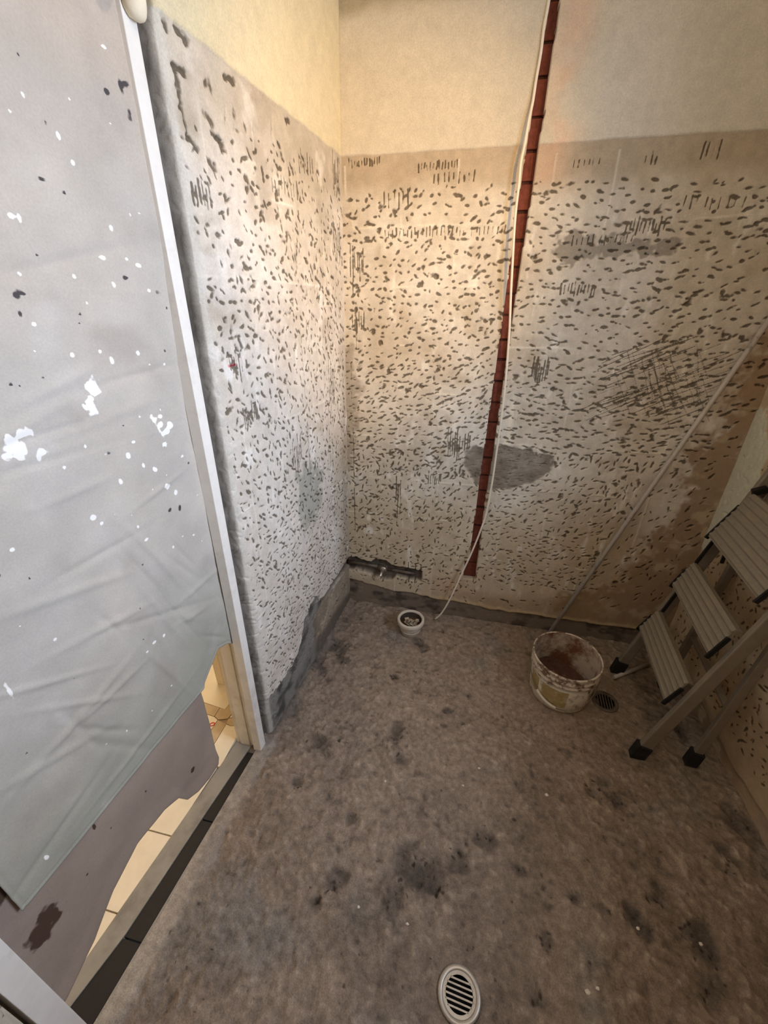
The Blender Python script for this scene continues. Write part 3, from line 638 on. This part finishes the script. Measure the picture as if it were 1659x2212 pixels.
# ================================================================== THINGS
# ---------------------------------------------------------------- cover sheets hanging over the doorway
WH = [(1.254, 1.639, 0.002, 0.002), (1.164, 1.639, 0.003, 0.002), (1.154, 1.598, 0.004, 0.002), (1.088, 1.629, 0.003, 0.005), (1.008, 1.621, 0.004, 0.003), (1.02, 1.666, 0.006, 0.003), (1.212, 1.515, 0.004, 0.004), (1.068, 1.504, 0.005, 0.006), (1.046, 1.478, 0.004, 0.003), (1.194, 1.456, 0.012, 0.014), (1.207, 1.429, 0.01, 0.018), (1.184, 1.45, 0.008, 0.008), (1.356, 1.39, 0.017, 0.015), (1.342, 1.4, 0.014, 0.01), (1.355, 1.372, 0.009, 0.009), (1.321, 1.365, 0.009, 0.007), (1.326, 1.36, 0.005, 0.006), (1.063, 1.362, 0.01, 0.01), (1.054, 1.347, 0.01, 0.008), (1.046, 1.328, 0.013, 0.01), (1.026, 1.338, 0.007, 0.009), (1.053, 1.298, 0.008, 0.006), (1.156, 1.306, 0.005, 0.006), (1.136, 1.33, 0.005, 0.002), (1.126, 1.272, 0.004, 0.006), (1.098, 1.253, 0.006, 0.006), (1.191, 1.259, 0.006, 0.008), (1.078, 1.198, 0.008, 0.006), (1.056, 1.173, 0.006, 0.007), (1.271, 1.213, 0.006, 0.005), (1.259, 1.194, 0.004, 0.004), (1.183, 1.144, 0.004, 0.005), (1.172, 1.104, 0.006, 0.003), (1.027, 1.035, 0.006, 0.004), (1.419, 1.227, 0.003, 0.003), (1.1, 1.039, 0.004, 0.003), (1.163, 1.875, 0.003, 0.005), (1.122, 1.839, 0.003, 0.006), (1.107, 1.809, 0.002, 0.004), (1.238, 1.715, 0.009, 0.003), (1.23, 1.714, 0.003, 0.006), (1.062, 1.724, 0.005, 0.006), (1.097, 1.673, 0.007, 0.003), (1.0, 1.987, 0.005, 0.003), (1.513, 0.991, 0.003, 0.018), (1.591, 0.581, 0.003, 0.006), (1.364, 0.671, 0.003, 0.004), (1.23, 0.834, 0.005, 0.003), (1.258, 0.829, 0.004, 0.003), (1.199, 0.828, 0.004, 0.004), (1.418, 1.022, 0.003, 0.003), (1.135, 1.497, 0.006, 0.007), (1.24, 1.352, 0.002, 0.004), (1.104, 1.377, 0.003, 0.002), (1.192, 1.848, 0.002, 0.002), (1.261, 1.567, 0.002, 0.002), (1.291, 1.328, 0.003, 0.003), (1.155, 1.515, 0.002, 0.002), (1.044, 1.675, 0.003, 0.003), (1.049, 1.364, 0.006, 0.004), (1.009, 1.255, 0.004, 0.004)]
BK = [(1.271, 1.609, 0.007, 0.006), (1.261, 1.611, 0.006, 0.002), (0.991, 1.618, 0.009, 0.008), (1.219, 1.667, 0.003, 0.002), (1.085, 1.14, 0.006, 0.005), (1.054, 1.13, 0.004, 0.007), (0.998, 1.501, 0.002, 0.004), (1.197, 1.325, 0.005, 0.005), (0.985, 1.941, 0.004, 0.009), (0.976, 1.947, 0.006, 0.007), (0.98, 1.907, 0.004, 0.009), (1.012, 1.927, 0.004, 0.004), (1.137, 1.853, 0.003, 0.005), (1.123, 1.828, 0.002, 0.002), (1.173, 1.773, 0.005, 0.002), (1.14, 1.762, 0.004, 0.003), (1.276, 1.581, 0.002, 0.006), (1.055, 1.642, 0.006, 0.004), (0.995, 1.231, 0.004, 0.003), (0.975, 1.588, 0.003, 0.003), (1.149, 1.369, 0.005, 0.003)]
def sheet_mat(name, dark):
    t = NT(name); a = t.n('ShaderNodeAttribute', attribute_name='col'); k = t.n('ShaderNodeAttribute', attribute_name='mk'); k2 = t.n('ShaderNodeAttribute', attribute_name='dk')
    n1 = t.noise(260, 2, .6); n2 = t.noise(7, 5, .6)
    c = t.mix(1.0, a.outputs['Color'], t.rng(n2.outputs[0], .25, .75, .92, 1.08), 'MULTIPLY'); c = t.mix(1.0, c, t.rng(n1.outputs[0], .25, .75, .93, 1.07), 'MULTIPLY')
    c = t.mix(t.rng(k.outputs['Fac'], .42, .54, 0, 1), c, lin(246, 244, 240)); c = t.mix(t.rng(k2.outputs['Fac'], .40, .56, 0, .95), c, dark)
    t.l(c, t.b.inputs['Base Color']); t.b.inputs['Roughness'].default_value = .7; t.b.inputs['Specular IOR Level'].default_value = .25
    t.bump(n1.outputs[0], .12, .001); return t.m
S = Field(np.arange(.955, 1.662, .0034), np.linspace(0, 1, 450), 1200)
zbot = np.interp(S.us, [.955, .985, 1.030, 1.045, 1.075, 1.108, 1.116, 1.3, 1.5, 1.662], [.565, .592, .612, .596, .572, .548, .530, .532, .528, .527])
ZZ = zbot[None, :] + S.V * (2.10 - zbot[None, :]); S.V = ZZ
S.wob = vnoise(S.U, S.V, .010, 1) + .6 * vnoise(S.U, S.V, .005, 2)
dk = np.zeros_like(S.U)
def sst(u, v, la, lb, arr, amp=1.0, ang=0.0, wob=.8):
    du = S.U - u; dv = S.V - v; c, sn = math.cos(ang), math.sin(ang); j = np.abs(S.us - u) < 2.2 * max(la, lb)
    e = np.sqrt(((du[:, j] * c + dv[:, j] * sn) / la) ** 2 + ((-du[:, j] * sn + dv[:, j] * c) / lb) ** 2) + wob * S.wob[:, j]; arr[:, j] = np.maximum(arr[:, j], amp * np.clip(1 - .5 * e, 0, 1))
for d, z, a, b in WH: sst(d, z, max(a, .0032), max(b, .0032), S.mk, 1.0, 0, .8 if a < .008 else 1.5)
for d, z, a, b in BK: sst(d, z, max(a, .003), max(b, .003), dk, rng.uniform(.75, 1.0), 0, 1.0)
rr = random.Random(12)
for i in range(26): sst(rr.uniform(.98, 1.6), rr.uniform(.62, 2.0), rr.uniform(.0018, .003), rr.uniform(.0018, .003), S.mk, .95, 0, .4)
for i in range(20): sst(rr.uniform(.98, 1.6), rr.uniform(.62, 2.0), rr.uniform(.0018, .003), rr.uniform(.0018, .003), dk, .9, 0, .6)
n_mid = fbm(S.U, S.V, .25, 1221, 4)
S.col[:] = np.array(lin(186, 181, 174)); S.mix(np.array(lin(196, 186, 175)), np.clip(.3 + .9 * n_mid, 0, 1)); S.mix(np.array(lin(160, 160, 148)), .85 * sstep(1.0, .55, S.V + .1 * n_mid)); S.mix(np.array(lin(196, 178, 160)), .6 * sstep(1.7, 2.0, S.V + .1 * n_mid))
S.col *= 1 + .10 * fbm(S.U, S.V, .07, 1251, 5)[..., None]; S.mix(np.array(lin(160, 150, 142)), .5 * sstep(.2, .8, fbm(S.U, S.V, .12, 1261, 5))); S.mix(np.array(lin(208, 204, 200)), .4 * sstep(.25, .8, fbm(S.U, S.V, .10, 1271, 5)))
S.h = .007 * fbm(S.U, S.V, .30, 1231, 3) + .0012 * fbm(S.U, S.V, .05, 1241, 3)
for i in range(52):                                         # soft creases
    u, v = rr.uniform(1.0, 1.6), rr.uniform(.58, 1.45) if i < 40 else rr.uniform(1.4, 1.9); ln = rr.uniform(.05, .16); an = rr.gauss(.75, .5) if v < 1.2 else rr.uniform(-.3, .3)
    du = S.U - u + .01 * n_mid; dv = S.V - v; a = (du * math.cos(an) + dv * math.sin(an)) / ln; b = (-du * math.sin(an) + dv * math.cos(an)) / rr.uniform(.006, .012); e = a * a + b * b
    S.h += rr.choice((-1, 1)) * .0036 * np.exp(-e) * (1 + 0 * b)
for z in (1.335, 1.62, 1.90): S.h += .0007 * np.exp(-((S.V - z - .02 * (S.U - 1.2)) / .003) ** 2)
S.h += .030 * np.exp(-np.maximum(S.U - .962, 0) / .05) * sstep(1.35, 1.8, S.V)      # billows against the frame higher up
hem = np.exp(-((S.U - 1.652) / .004) ** 2) + np.exp(-((S.V - zbot[None, :] - .010) / .003) ** 2); S.h -= .0016 * hem
def spos(nn): return lambda u, v, h: (nn + h - SL * u + LN * v, -u, v)
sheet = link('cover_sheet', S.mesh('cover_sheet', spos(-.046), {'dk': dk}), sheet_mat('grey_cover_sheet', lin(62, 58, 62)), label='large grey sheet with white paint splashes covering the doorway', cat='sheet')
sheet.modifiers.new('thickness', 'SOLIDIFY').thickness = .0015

S = Field(np.arange(1.118, 1.722, .004), np.linspace(0, 1, 130), 1300)
zbot = np.interp(S.us, [1.118, 1.127, 1.176, 1.23, 1.272, 1.298, 1.346, 1.441, 1.527, 1.603, 1.691, 1.73], [.175, .150, .150, .168, .198, .256, .285, .303, .262, .192, .147, .14])
S.V = zbot[None, :] + S.V * (.75 - zbot[None, :]); S.wob = vnoise(S.U, S.V, .010, 3) + .6 * vnoise(S.U, S.V, .005, 4); dk = np.zeros_like(S.U)
for d, z, a, b in [(1.424, .520, .005, .007), (1.497, .503, .003, .012), (1.221, .275, .012, .009), (1.662, .60, .012, .024), (1.47, .44, .003, .003), (1.37, .42, .003, .004), (1.55, .40, .004, .003)]: sst(d, z, a, b, dk, 1.0)
for d, z, a, b in [(1.636, .430, .020, .024), (1.628, .405, .012, .028), (1.650, .400, .018, .030), (1.668, .392, .014, .020), (1.658, .42, .022, .018)]: sst(d, z, a, b, dk, 1.0, 0, .6)
S.col[:] = np.array(lin(168, 152, 138)); S.mix(np.array(lin(150, 134, 124)), np.clip(.4 + .9 * fbm(S.U, S.V, .15, 1321, 4), 0, 1))
S.h = .006 * fbm(S.U, S.V, .22, 1331, 3) + .001 * fbm(S.U, S.V, .05, 1341, 3) + .006 * sstep(.06, 0, S.V - zbot[None, :])
sheet2 = link('cover_sheet', S.mesh('cover_sheet_low', spos(-.064), {'dk': dk}), sheet_mat('brown_cover_sheet', lin(74, 54, 44)), label='brownish lower sheet with a dark stain and lifted hem above the threshold', cat='sheet')
sheet2.modifiers.new('thickness', 'SOLIDIFY').thickness = .0015

# ---------------------------------------------------------------- lump at the top corner of the door frame
t = empty('foam_filler', Lp(.952, 2.065, .0), label='rounded cream filler lump at the top corner of the white door frame', cat='filler')
bm = bmesh.new(); P0 = Vector((0, 0, 0))
pts = [Vector((-.005, .004, -.028)), Vector((.0, .003, -.015)), Vector((.002, 0, .01)), Vector((.0, -.006, .045)), Vector((-.004, -.012, .09))]
bm_tube(bm, catmull(pts, 4), [.008, .013, .016, .018, .019, .020, .0205, .021, .021, .021, .021, .021, .021, .021, .021, .021, .020], 14)
bm_obj('lump', bm, M_foam, t, smooth=True)
bm = bmesh.new(); pts = [Vector((-.010, -.050, -.020)), Vector((-.004, -.032, .012)), Vector((.0, -.022, .05)), Vector((0, -.02, .09))]; bm_tube(bm, catmull(pts, 4), [.006] + [.011] * 12, 10)
bm_obj('sheet_fold', bm, simple('beige_cloth', lin(206, 186, 164), .8, var=.1), t, smooth=True)

# ---------------------------------------------------------------- drains
def drain(name, loc, ang, label, ring_m, plate_m, nb, slot_dir_len):
    t = empty(name, loc, label=label, cat='drain'); t.rotation_euler = (0, 0, ang)
    bm = bmesh.new(); bm_lathe(bm, [(.0435, .001), (.0435, .0045), (.046, .006), (.050, .0065), (.054, .006), (.0565, .003), (.0565, -.004), (.0435, -.004)], 56, close=True); bm_obj('rim', bm, ring_m, t, smooth=True)
    bm = bmesh.new(); bm_lathe(bm, [(0, -.03), (.044, -.03), (.044, .0005)], 40); bm_obj('well', bm, M_well, t)
    # slotted plate: ring margin plus bars
    R = .0435; ri = slot_dir_len
    bm = bmesh.new(); bm_lathe(bm, [(ri, .0035), (R, .0035), (R, 0), (ri, 0)], 56, close=True); bm_obj('plate_margin', bm, plate_m, t)
    pitch_ = 2 * ri / (nb + 1) ; 
    for i in range(nb):
        y = -ri + pitch_ * (i + 1); hl = math.sqrt(max(ri * ri - y * y, 1e-6)) + .002
        bm = bmesh.new(); bm_box(bm, (0, y, .00175), (2 * hl, pitch_ * .42, .0035)); bm_obj('bar', bm, plate_m, t, bevel=.0006)
    return t
drain('floor_drain', (.715, -1.456, -.012), -.09, 'round steel floor drain with clean pale rim near the camera', M_steel, M_steel, 6, .0355)
drain('floor_drain', (1.330, -.413, -.027), 1.50, 'round dirty floor drain beside the bucket', M_dirtysteel, M_dirtysteel, 6, .040)

# ---------------------------------------------------------------- small tub
t = empty('plastic_tub', (.393, -.176, -.006), label='small white plastic tub holding broken chips near the back wall', cat='tub')
bm = bmesh.new()
bm_lathe(bm, [(0, .0), (.046, .0), (.049, .003), (.058, .050), (.0585, .052), (.0575, .0525), (.060, .068), (.066, .0685), (.0715, .070), (.073, .076), (.073, .090), (.071, .094), (.066, .095), (.0605, .094), (.0585, .090), (.056, .05), (.046, .006), (0, .006)], 48)
bm_obj('body', bm, M_tub, t, smooth=True)
bm = bmesh.new(); bm_lathe(bm, [(.0545, .026), (.0565, .028), (.0565, .031), (.055, .033)], 48, close=True); bm_obj('rib', bm, M_tub, t, smooth=True)
bm = bmesh.new(); bm_lathe(bm, [(0, .050), (.0545, .050), (.0545, .056), (0, .058)], 32); bm_obj('residue', bm, M_residue, t)
bm = bmesh.new(); bm_lathe(bm, [(.0585, .088), (.0572, .078), (.0555, .054)], 48); bm_obj('dark_lining', bm, simple('dark_brown_grey', lin(78, 68, 58), .7, var=.3), t, smooth=True)  # thin brown-grey liner darkens the inner wall below the rim
for i in range(11):
    a = i * 2.4; q = .012 + .022 * ((i * .37) % 1); bm = bmesh.new()
    M = Matrix.Translation((q * math.cos(a), q * math.sin(a), .061 + .0014 * i)) @ Matrix.Rotation(a * 1.7, 4, 'Z') @ Matrix.Rotation(rng.uniform(-.7, .7), 4, 'X') @ Matrix.Rotation(rng.uniform(-.6, .6), 4, 'Y')
    bm_prism(bm, [(-.020, -.008), (.002, -.013), (.018, -.004), (.013, .009), (-.009, .012)], -.0022, .0022)
    for v in bm.verts: v.co = M @ v.co
    bm_obj('chip', bm, M_rubble, t)

# ---------------------------------------------------------------- bucket
t = empty('bucket', (1.128, -.392, -.021), label='splattered white plastic bucket with faded yellow label and brown residue', cat='bucket')
R0, R1, HB = .128, .143, .224
rad = lambda z: R0 + (R1 - R0) * z / HB
bm = bmesh.new(); bm_lathe(bm, [(0, .004), (.118, .004), (.122, 0), (.126, 0), (R0, .006), (rad(.16), .16), (rad(.16) - .0035, .16), (R0 - .004, .012), (0, .012)], 72); bm_obj('body', bm, M_bucket, t, smooth=True)
bm = bmesh.new()
pr = [(rad(.158) - .0035, .158), (rad(.158), .158), (rad(.162) + .007, .163), (rad(.168) + .007, .168), (rad(.17) + .001, .171), (rad(.182) + .001, .183), (rad(.186) + .006, .186), (rad(.190) + .006, .190), (rad(.193) + .001, .193), (rad(.206) + .001, .206), (rad(.212) + .004, .214), (rad(.22) + .004, .222), (rad(.224) + .001, .225), (rad(.224) - .003, .224), (rad(.216) - .0035, .216)]
bm_lathe(bm, pr, 72, close=True); bm_obj('rim_band', bm, M_bucket_rim, t, smooth=True)
bm = bmesh.new(); bm_lathe(bm, [(rad(.225) - .0042, .222), (rad(.16) - .0045, .16), (R0 - .005, .016)], 72)
me_in = simple('stained_inside', lin(196, 182, 162), .55, var=.1, dirt=lin(126, 84, 62), dirt_scale=9, dlo=.44, dhi=.58)
bm_obj('inner_wall', bm, me_in, t, smooth=True)
bm = bmesh.new(); n = 40; ctr = bm.verts.new((.01, .0, .030)); rings = []
for q in (.35, .7, .96):
    rings.append([bm.verts.new((q * .127 * math.cos(2 * PI * k / n), q * .127 * math.sin(2 * PI * k / n), .022 + (.03 + .05 * max(0, math.cos(2 * PI * k / n - 2.6))) * q * q + rng.uniform(-.002, .002))) for k in range(n)])
for k in range(n): bm.faces.new((ctr, rings[0][k], rings[0][(k + 1) % n]))
for A, C in zip(rings, rings[1:]):
    for k in range(n): bm.faces.new((A[k], C[k], C[(k + 1) % n], A[(k + 1) % n]))
bm_obj('residue', bm, M_residue, t, smooth=True)
def arc_patch(name, a0, a1, z0, z1, off, mat, parent):
    bm = bmesh.new(); n = 14; rows = []
    for z in (z0, (z0 + z1) / 2, z1): rows.append([bm.verts.new(((rad(z) + off) * math.cos(a0 + (a1 - a0) * k / n), (rad(z) + off) * math.sin(a0 + (a1 - a0) * k / n), z)) for k in range(n + 1)])
    for A, C in zip(rows, rows[1:]):
        for k in range(n): bm.faces.new((A[k], A[k + 1], C[k + 1], C[k]))
    return bm_obj(name, bm, mat, parent, smooth=True)
arc_patch('label_sheet', math.radians(222), math.radians(270), .035, .135, .0008, M_label, t)
arc_patch('label_sheet', math.radians(190), math.radians(214), .045, .140, .0008, M_label, t)
hp = []
for k in range(25):                                        # bail hanging down against the front
    a = math.radians(170 + (355 - 170) * k / 24); s_ = math.sin(PI * k / 24); z = .186 - .150 * s_ ** .8; r = rad(z) + .007 + .006 * s_; hp.append((r * math.cos(a), r * math.sin(a), z))
bm = bmesh.new(); bm_tube(bm, catmull(hp, 2), .0020, 8); hd = bm_obj('handle', bm, M_wire, t, smooth=True)
gp_ = hp[6:12]
bm = bmesh.new(); bm_tube(bm, catmull(gp_, 4), .0060, 12); bm_obj('grip', bm, M_tub, hd, smooth=True)

# ---------------------------------------------------------------- ladder leaning on the right wall
def ladder():
    A = Vector((1.372, -.655, 0)); Bf = Vector((1.414, -.214, 0)); wdir = (Bf - A).normalized(); ddir = Vector((wdir.y, -wdir.x, 0)); width = (Bf - A).length
    t = empty('step_ladder', A, label='folded aluminium step ladder leaning against the right wall', cat='ladder')
    z0 = -.027
    def P(X, y, z): return ddir * X + wdir * y + Vector((0, 0, z))          # local to the empty
    rx = lambda z: .018 + .238 * z
    side = wdir
    for y in (.0, width):
        bm = bmesh.new(); bm_beam(bm, P(rx(.03), y, .02), P(rx(1.08), y, 1.08), .044, .022, side); r_ = bm_obj('rail', bm, M_alu, t, bevel=.004)
        bm = bmesh.new(); bm_beam(bm, P(rx(-.012), y, z0 + .006), P(rx(.04), y, .048), .054, .034, side)
        for v in bm.verts:
            if v.co.z < .01: v.co.z = z0
        bm_obj('rubber_foot', bm, M_rubber, r_, bevel=.003)
        bm = bmesh.new(); bm_beam(bm, P(rx(1.07), y, 1.07), P(rx(1.10), y, 1.10), .05, .028, side); bm_obj('end_cap', bm, M_blackpl, r_, bevel=.004)
    lx = lambda z: .215 + .070 * z
    for y in (.030, width - .030):
        bm = bmesh.new(); bm_beam(bm, P(lx(.02), y, .02), P(lx(1.0), y, 1.0), .030, .020, side); r_ = bm_obj('rear_leg', bm, M_alu, t, bevel=.003)
        bm = bmesh.new(); bm_beam(bm, P(lx(-.01) - .003, y, z0 + .004), P(lx(.045), y, .050), .044, .034, side)
        for v in bm.verts:
            if v.co.z < .01: v.co.z = z0
        bm_obj('rubber_foot', bm, M_rubber, r_, bevel=.003)
    for z in (.30, .72):
        bm = bmesh.new(); bm_beam(bm, P(lx(z), .03, z), P(lx(z), width - .03, z), .022, .012, (0, 0, 1)); bm_obj('rear_brace', bm, M_alu, t, bevel=.002)
    bm = bmesh.new(); bm_tube(bm, [P(rx(1.06), 0, 1.06), P(rx(1.06), width, 1.06)], .011, 12); bm_obj('top_bar', bm, M_alu, t, smooth=True)
    steps = [((.031, .285), (.076, .398), 5), ((.090, .540), (.132, .662), 5), ((.143, .790), (.224, .985), 8)]
    y0, y1 = .018, width - .026
    for (fx, fz), (bx_, bz), nr in steps:
        a = Vector((fx, fz)); b = Vector((bx_, bz)); Ln = (b - a).length; e = (b - a) / Ln; nrm = Vector((-e.y, e.x))       # towards the camera side
        prof = []; N_ = nr * 10
        for i in range(N_ + 1):
            s_ = i / N_; prof.append((s_ * Ln, .0035 * max(-.2, math.sin(2 * PI * nr * s_ - PI / 2)) if 0 < i < N_ else -.002))
        prof += [(Ln, -.024), (Ln - .003, -.024), (Ln - .003, -.006), (.003, -.006), (.003, -.026), (0, -.026)]
        bm = bmesh.new(); rows = []
        for y in (y0, y1):
            rows.append([bm.verts.new(P(a.x + e.x * s_ + nrm.x * h, y, a.y + e.y * s_ + nrm.y * h)) for s_, h in prof])
        n = len(prof)
        for i in range(n): bm.faces.new((rows[0][i], rows[0][(i + 1) % n], rows[1][(i + 1) % n], rows[1][i]))
        bm.faces.new(rows[0]); bm.faces.new(rows[1][::-1])
        st_ = bm_obj('platform' if nr == 8 else 'step', bm, M_step, t)
        for y in (y0 - .004, y1 + .004):
            bm = bmesh.new(); q0 = a - e * .012 - nrm * .004; q1 = a + e * (Ln * .72) - nrm * .004
            bm_beam(bm, P(q0.x, y, q0.y), P(q1.x, y, q1.y), .016, .008, side); bm_obj('bracket', bm, M_blackpl, st_, bevel=.002)
    for (p, q) in (((.094, .400), (.126, .545)), ((.140, .665), (.172, .800))):
        bm = bmesh.new(); bm_beam(bm, P(p[0], width - .030, p[1]), P(q[0], width - .030, q[1]), .012, .008, side); bm_obj('link_bar', bm, M_blackpl, t, bevel=.001)
    bm = bmesh.new(); bm_beam(bm, P(.205, width - .065, .70), P(.200, width - .065, .80), .012, .008, side); bm_obj('catch_bar', bm, M_blackpl, t, bevel=.001)
    bm = bmesh.new(); bm_beam(bm, P(.222, width - .022, .985), P(.262, width - .022, 1.005), .026, .018, side); bm_obj('hinge', bm, M_blackpl, t, bevel=.003)
ladder()

# ---------------------------------------------------------------- rod, loose tube, cable
ra, rb = Vector((1.119, -.052, -.022)), Vector((1.668, -.013, 1.755))
t = empty('steel_rod', ra, label='long thin grey rod leaning diagonally across the back wall into the corner', cat='rod')
bm = bmesh.new(); bm_tube(bm, [Vector((0, 0, 0)), (rb - ra) * .5, rb - ra], .0095, 16); bm_obj('shaft', bm, M_rod, t, smooth=True)
bm = bmesh.new(); bm_tube(bm, [Vector((0, 0, 0)), (rb - ra) * .012], .0105, 16); bm_obj('tip', bm, M_rubber, t, smooth=True)

p, q = Vector((1.402, -.268, -.017)), Vector((1.600, -.140, -.019))
t = empty('metal_tube', (p.x, p.y, -.028), label='short grey metal tube on the floor beneath the ladder', cat='tube')
o_ = Vector((p.x, p.y, -.028)); bm = bmesh.new(); d_ = (q - p).normalized(); sd = d_.orthogonal().normalized(); bd = d_.cross(sd)
R_o, R_i = .0090, .0068; ringsA = []
for (pt, r) in ((p, R_i), (p, R_o), (q, R_o), (q, R_i)): ringsA.append([bm.verts.new(pt - o_ + (sd * math.cos(2 * PI * k / 14) + bd * math.sin(2 * PI * k / 14)) * r) for k in range(14)])
for A_, B_ in zip(ringsA, ringsA[1:] + ringsA[:1]):
    for k in range(14): bm.faces.new((A_[k], A_[(k + 1) % 14], B_[(k + 1) % 14], B_[k]))
bm_obj('pipe', bm, M_rod, t, smooth=True)

cab = [(0.7185, 2.56, -.004), (0.710, 2.399, -.006), (0.706, 2.354, -.008), (0.706, 2.296, -.009), (0.702, 2.235, -.011), (0.7, 2.182, -.015), (0.694, 2.128, -.022), (0.690, 2.069, -.028), (0.685, 2.024, -.032), (0.687, 1.964, -.036), (0.687, 1.897, -.040), (0.690, 1.829, -.042), (0.697, 1.743, -.044), (0.707, 1.622, -.042), (0.717, 1.525, -.040), (0.724, 1.423, -.036), (0.730, 1.315, -.032), (0.734, 1.16, -.026), (0.733, 1.014, -.020), (0.732, 0.855, -.016), (0.724, 0.684, -.014), (0.706, 0.577, -.016), (0.676, 0.449, -.022), (0.645, 0.343, -.030), (0.614, 0.232, -.038), (0.578, 0.115, -.046), (0.545, 0.036, -.050), (0.516, -0.003, -.052)]
t = empty('electric_cable', (.716, -.006, 2.40), label='white cable hanging from the brick slot down to the floor', cat='cable')
o_ = Vector(t.location); bm = bmesh.new(); bm_tube(bm, [c - o_ for c in catmull([(x, y, z) for x, z, y in cab], 5)], .0046, 10); bm_obj('sheath', bm, M_cable, t, smooth=True)
bm = bmesh.new(); bm_tube(bm, [Vector((.5165, -.052, -.0025)) - o_, Vector((.506, -.056, -.006)) - o_], .0022, 8); bm_obj('bare_core', bm, M_wire, t, smooth=True)

# ---------------------------------------------------------------- water outlet in the chase
t = empty('water_outlet', (.196, .020, .252), label='small worn metal pipe outlet set in the chased channel', cat='valve')
bm = bmesh.new(); bm_tube(bm, [(-.20, 0, .018), (-.10, 0, .014), (-.02, .0, .006)], .010, 12); bm_obj('supply_pipe', bm, M_dirtysteel, t, smooth=True)
bm = bmesh.new(); bm_tube(bm, [(.02, 0, .0), (.10, 0, -.006), (.19, 0, -.012)], .009, 12); bm_obj('supply_pipe', bm, M_dirtysteel, t, smooth=True)
bm = bmesh.new(); bm_tube(bm, [(-.025, 0, .004), (.028, 0, 0)], .017, 16); bm_obj('body', bm, M_dirtysteel, t, smooth=True)
bm = bmesh.new(); bm_tube(bm, [(.006, .0, 0), (.006, -.012, 0), (.006, -.020, 0)], [.019, .020, .017], 18); bm_obj('flange', bm, M_chrome, t, smooth=True)
bm = bmesh.new(); bm_tube(bm, catmull([(.004, -.018, -.002), (.001, -.040, -.008), (-.004, -.056, -.020)], 5), .0095, 14); bm_obj('spout', bm, M_chrome, t, smooth=True)
bm = bmesh.new(); bm_tube(bm, [(-.0035, -.054, -.018), (-.006, -.060, -.026)], .0115, 6); bm_obj('hex_cap', bm, M_chrome, t)

# ---------------------------------------------------------------- bits lying about
CRUMB = ['larger white plaster crumb of the pair to the right of the front drain', 'smaller white plaster crumb of the pair to the right of the front drain',
         'white plaster crumb second from the right wall on the front floor', 'white plaster crumb closest to the right wall on the front floor',
         'white plaster crumb on open floor in line with the door frame foot', 'white plaster crumb just left of the one midway between the drains',
         'white plaster crumb farthest from the camera on the open floor', 'white plaster crumb midway between the two floor drains',
         'white plaster crumb just beyond and left of the front drain', 'white plaster crumb farthest left on the front floor']
for i, (x, y, r) in enumerate([(1.046, -1.381, 0.0062), (1.074, -1.368, 0.0048), (1.225, -1.212, 0.0046), (1.392, -1.209, 0.005), (0.418, -0.976, 0.0042), (0.706, -0.924, 0.0042), (0.765, -0.847, 0.0042), (1.009, -0.893, 0.006), (0.561, -1.348, 0.0042), (0.413, -1.344, 0.0042)]):
    bm = bmesh.new(); bmesh.ops.create_icosphere(bm, subdivisions=2, radius=r)
    for v in bm.verts: v.co = Vector((v.co.x * rng.uniform(.85, 1.35), v.co.y * rng.uniform(.7, 1.1), v.co.z * rng.uniform(.5, .8)))
    o = bm_obj('plaster_crumb', bm, M_crumb, label=CRUMB[i], cat='crumb', group='white crumbs on the floor')
    # sit on the relief of the floor
    jj = int(np.argmin(np.abs(F.vs + y))); ii = int(np.argmin(np.abs(F.us - (x - SL * y + .03)))); o.location = (x, y, F.h[jj, ii] + floor_z(x) + r * .35)
bm = bmesh.new(); pts = [Vector((.010 * math.cos(a), .007 * math.sin(a), .0015)) for a in np.linspace(0, 2 * PI, 19)]; bm_tube(bm, pts, .0016, 8, cap=False)
o = bm_obj('plastic_loop', bm, M_red, smooth=True, label='small red loop lying on the hallway tiles', cat='loop'); o.location = (-.347, -.906, .004); o.rotation_euler = (0, 0, .6)
bm = bmesh.new(); bm_prism(bm, [(-.215, -.936), (-.182, -.940), (-.176, -.915), (-.206, -.903)], .004, .012)
bm_obj('rubber_scrap', bm, M_blackpl, bevel=.002, label='small black scrap on the hallway floor beside the door frame', cat='scrap')
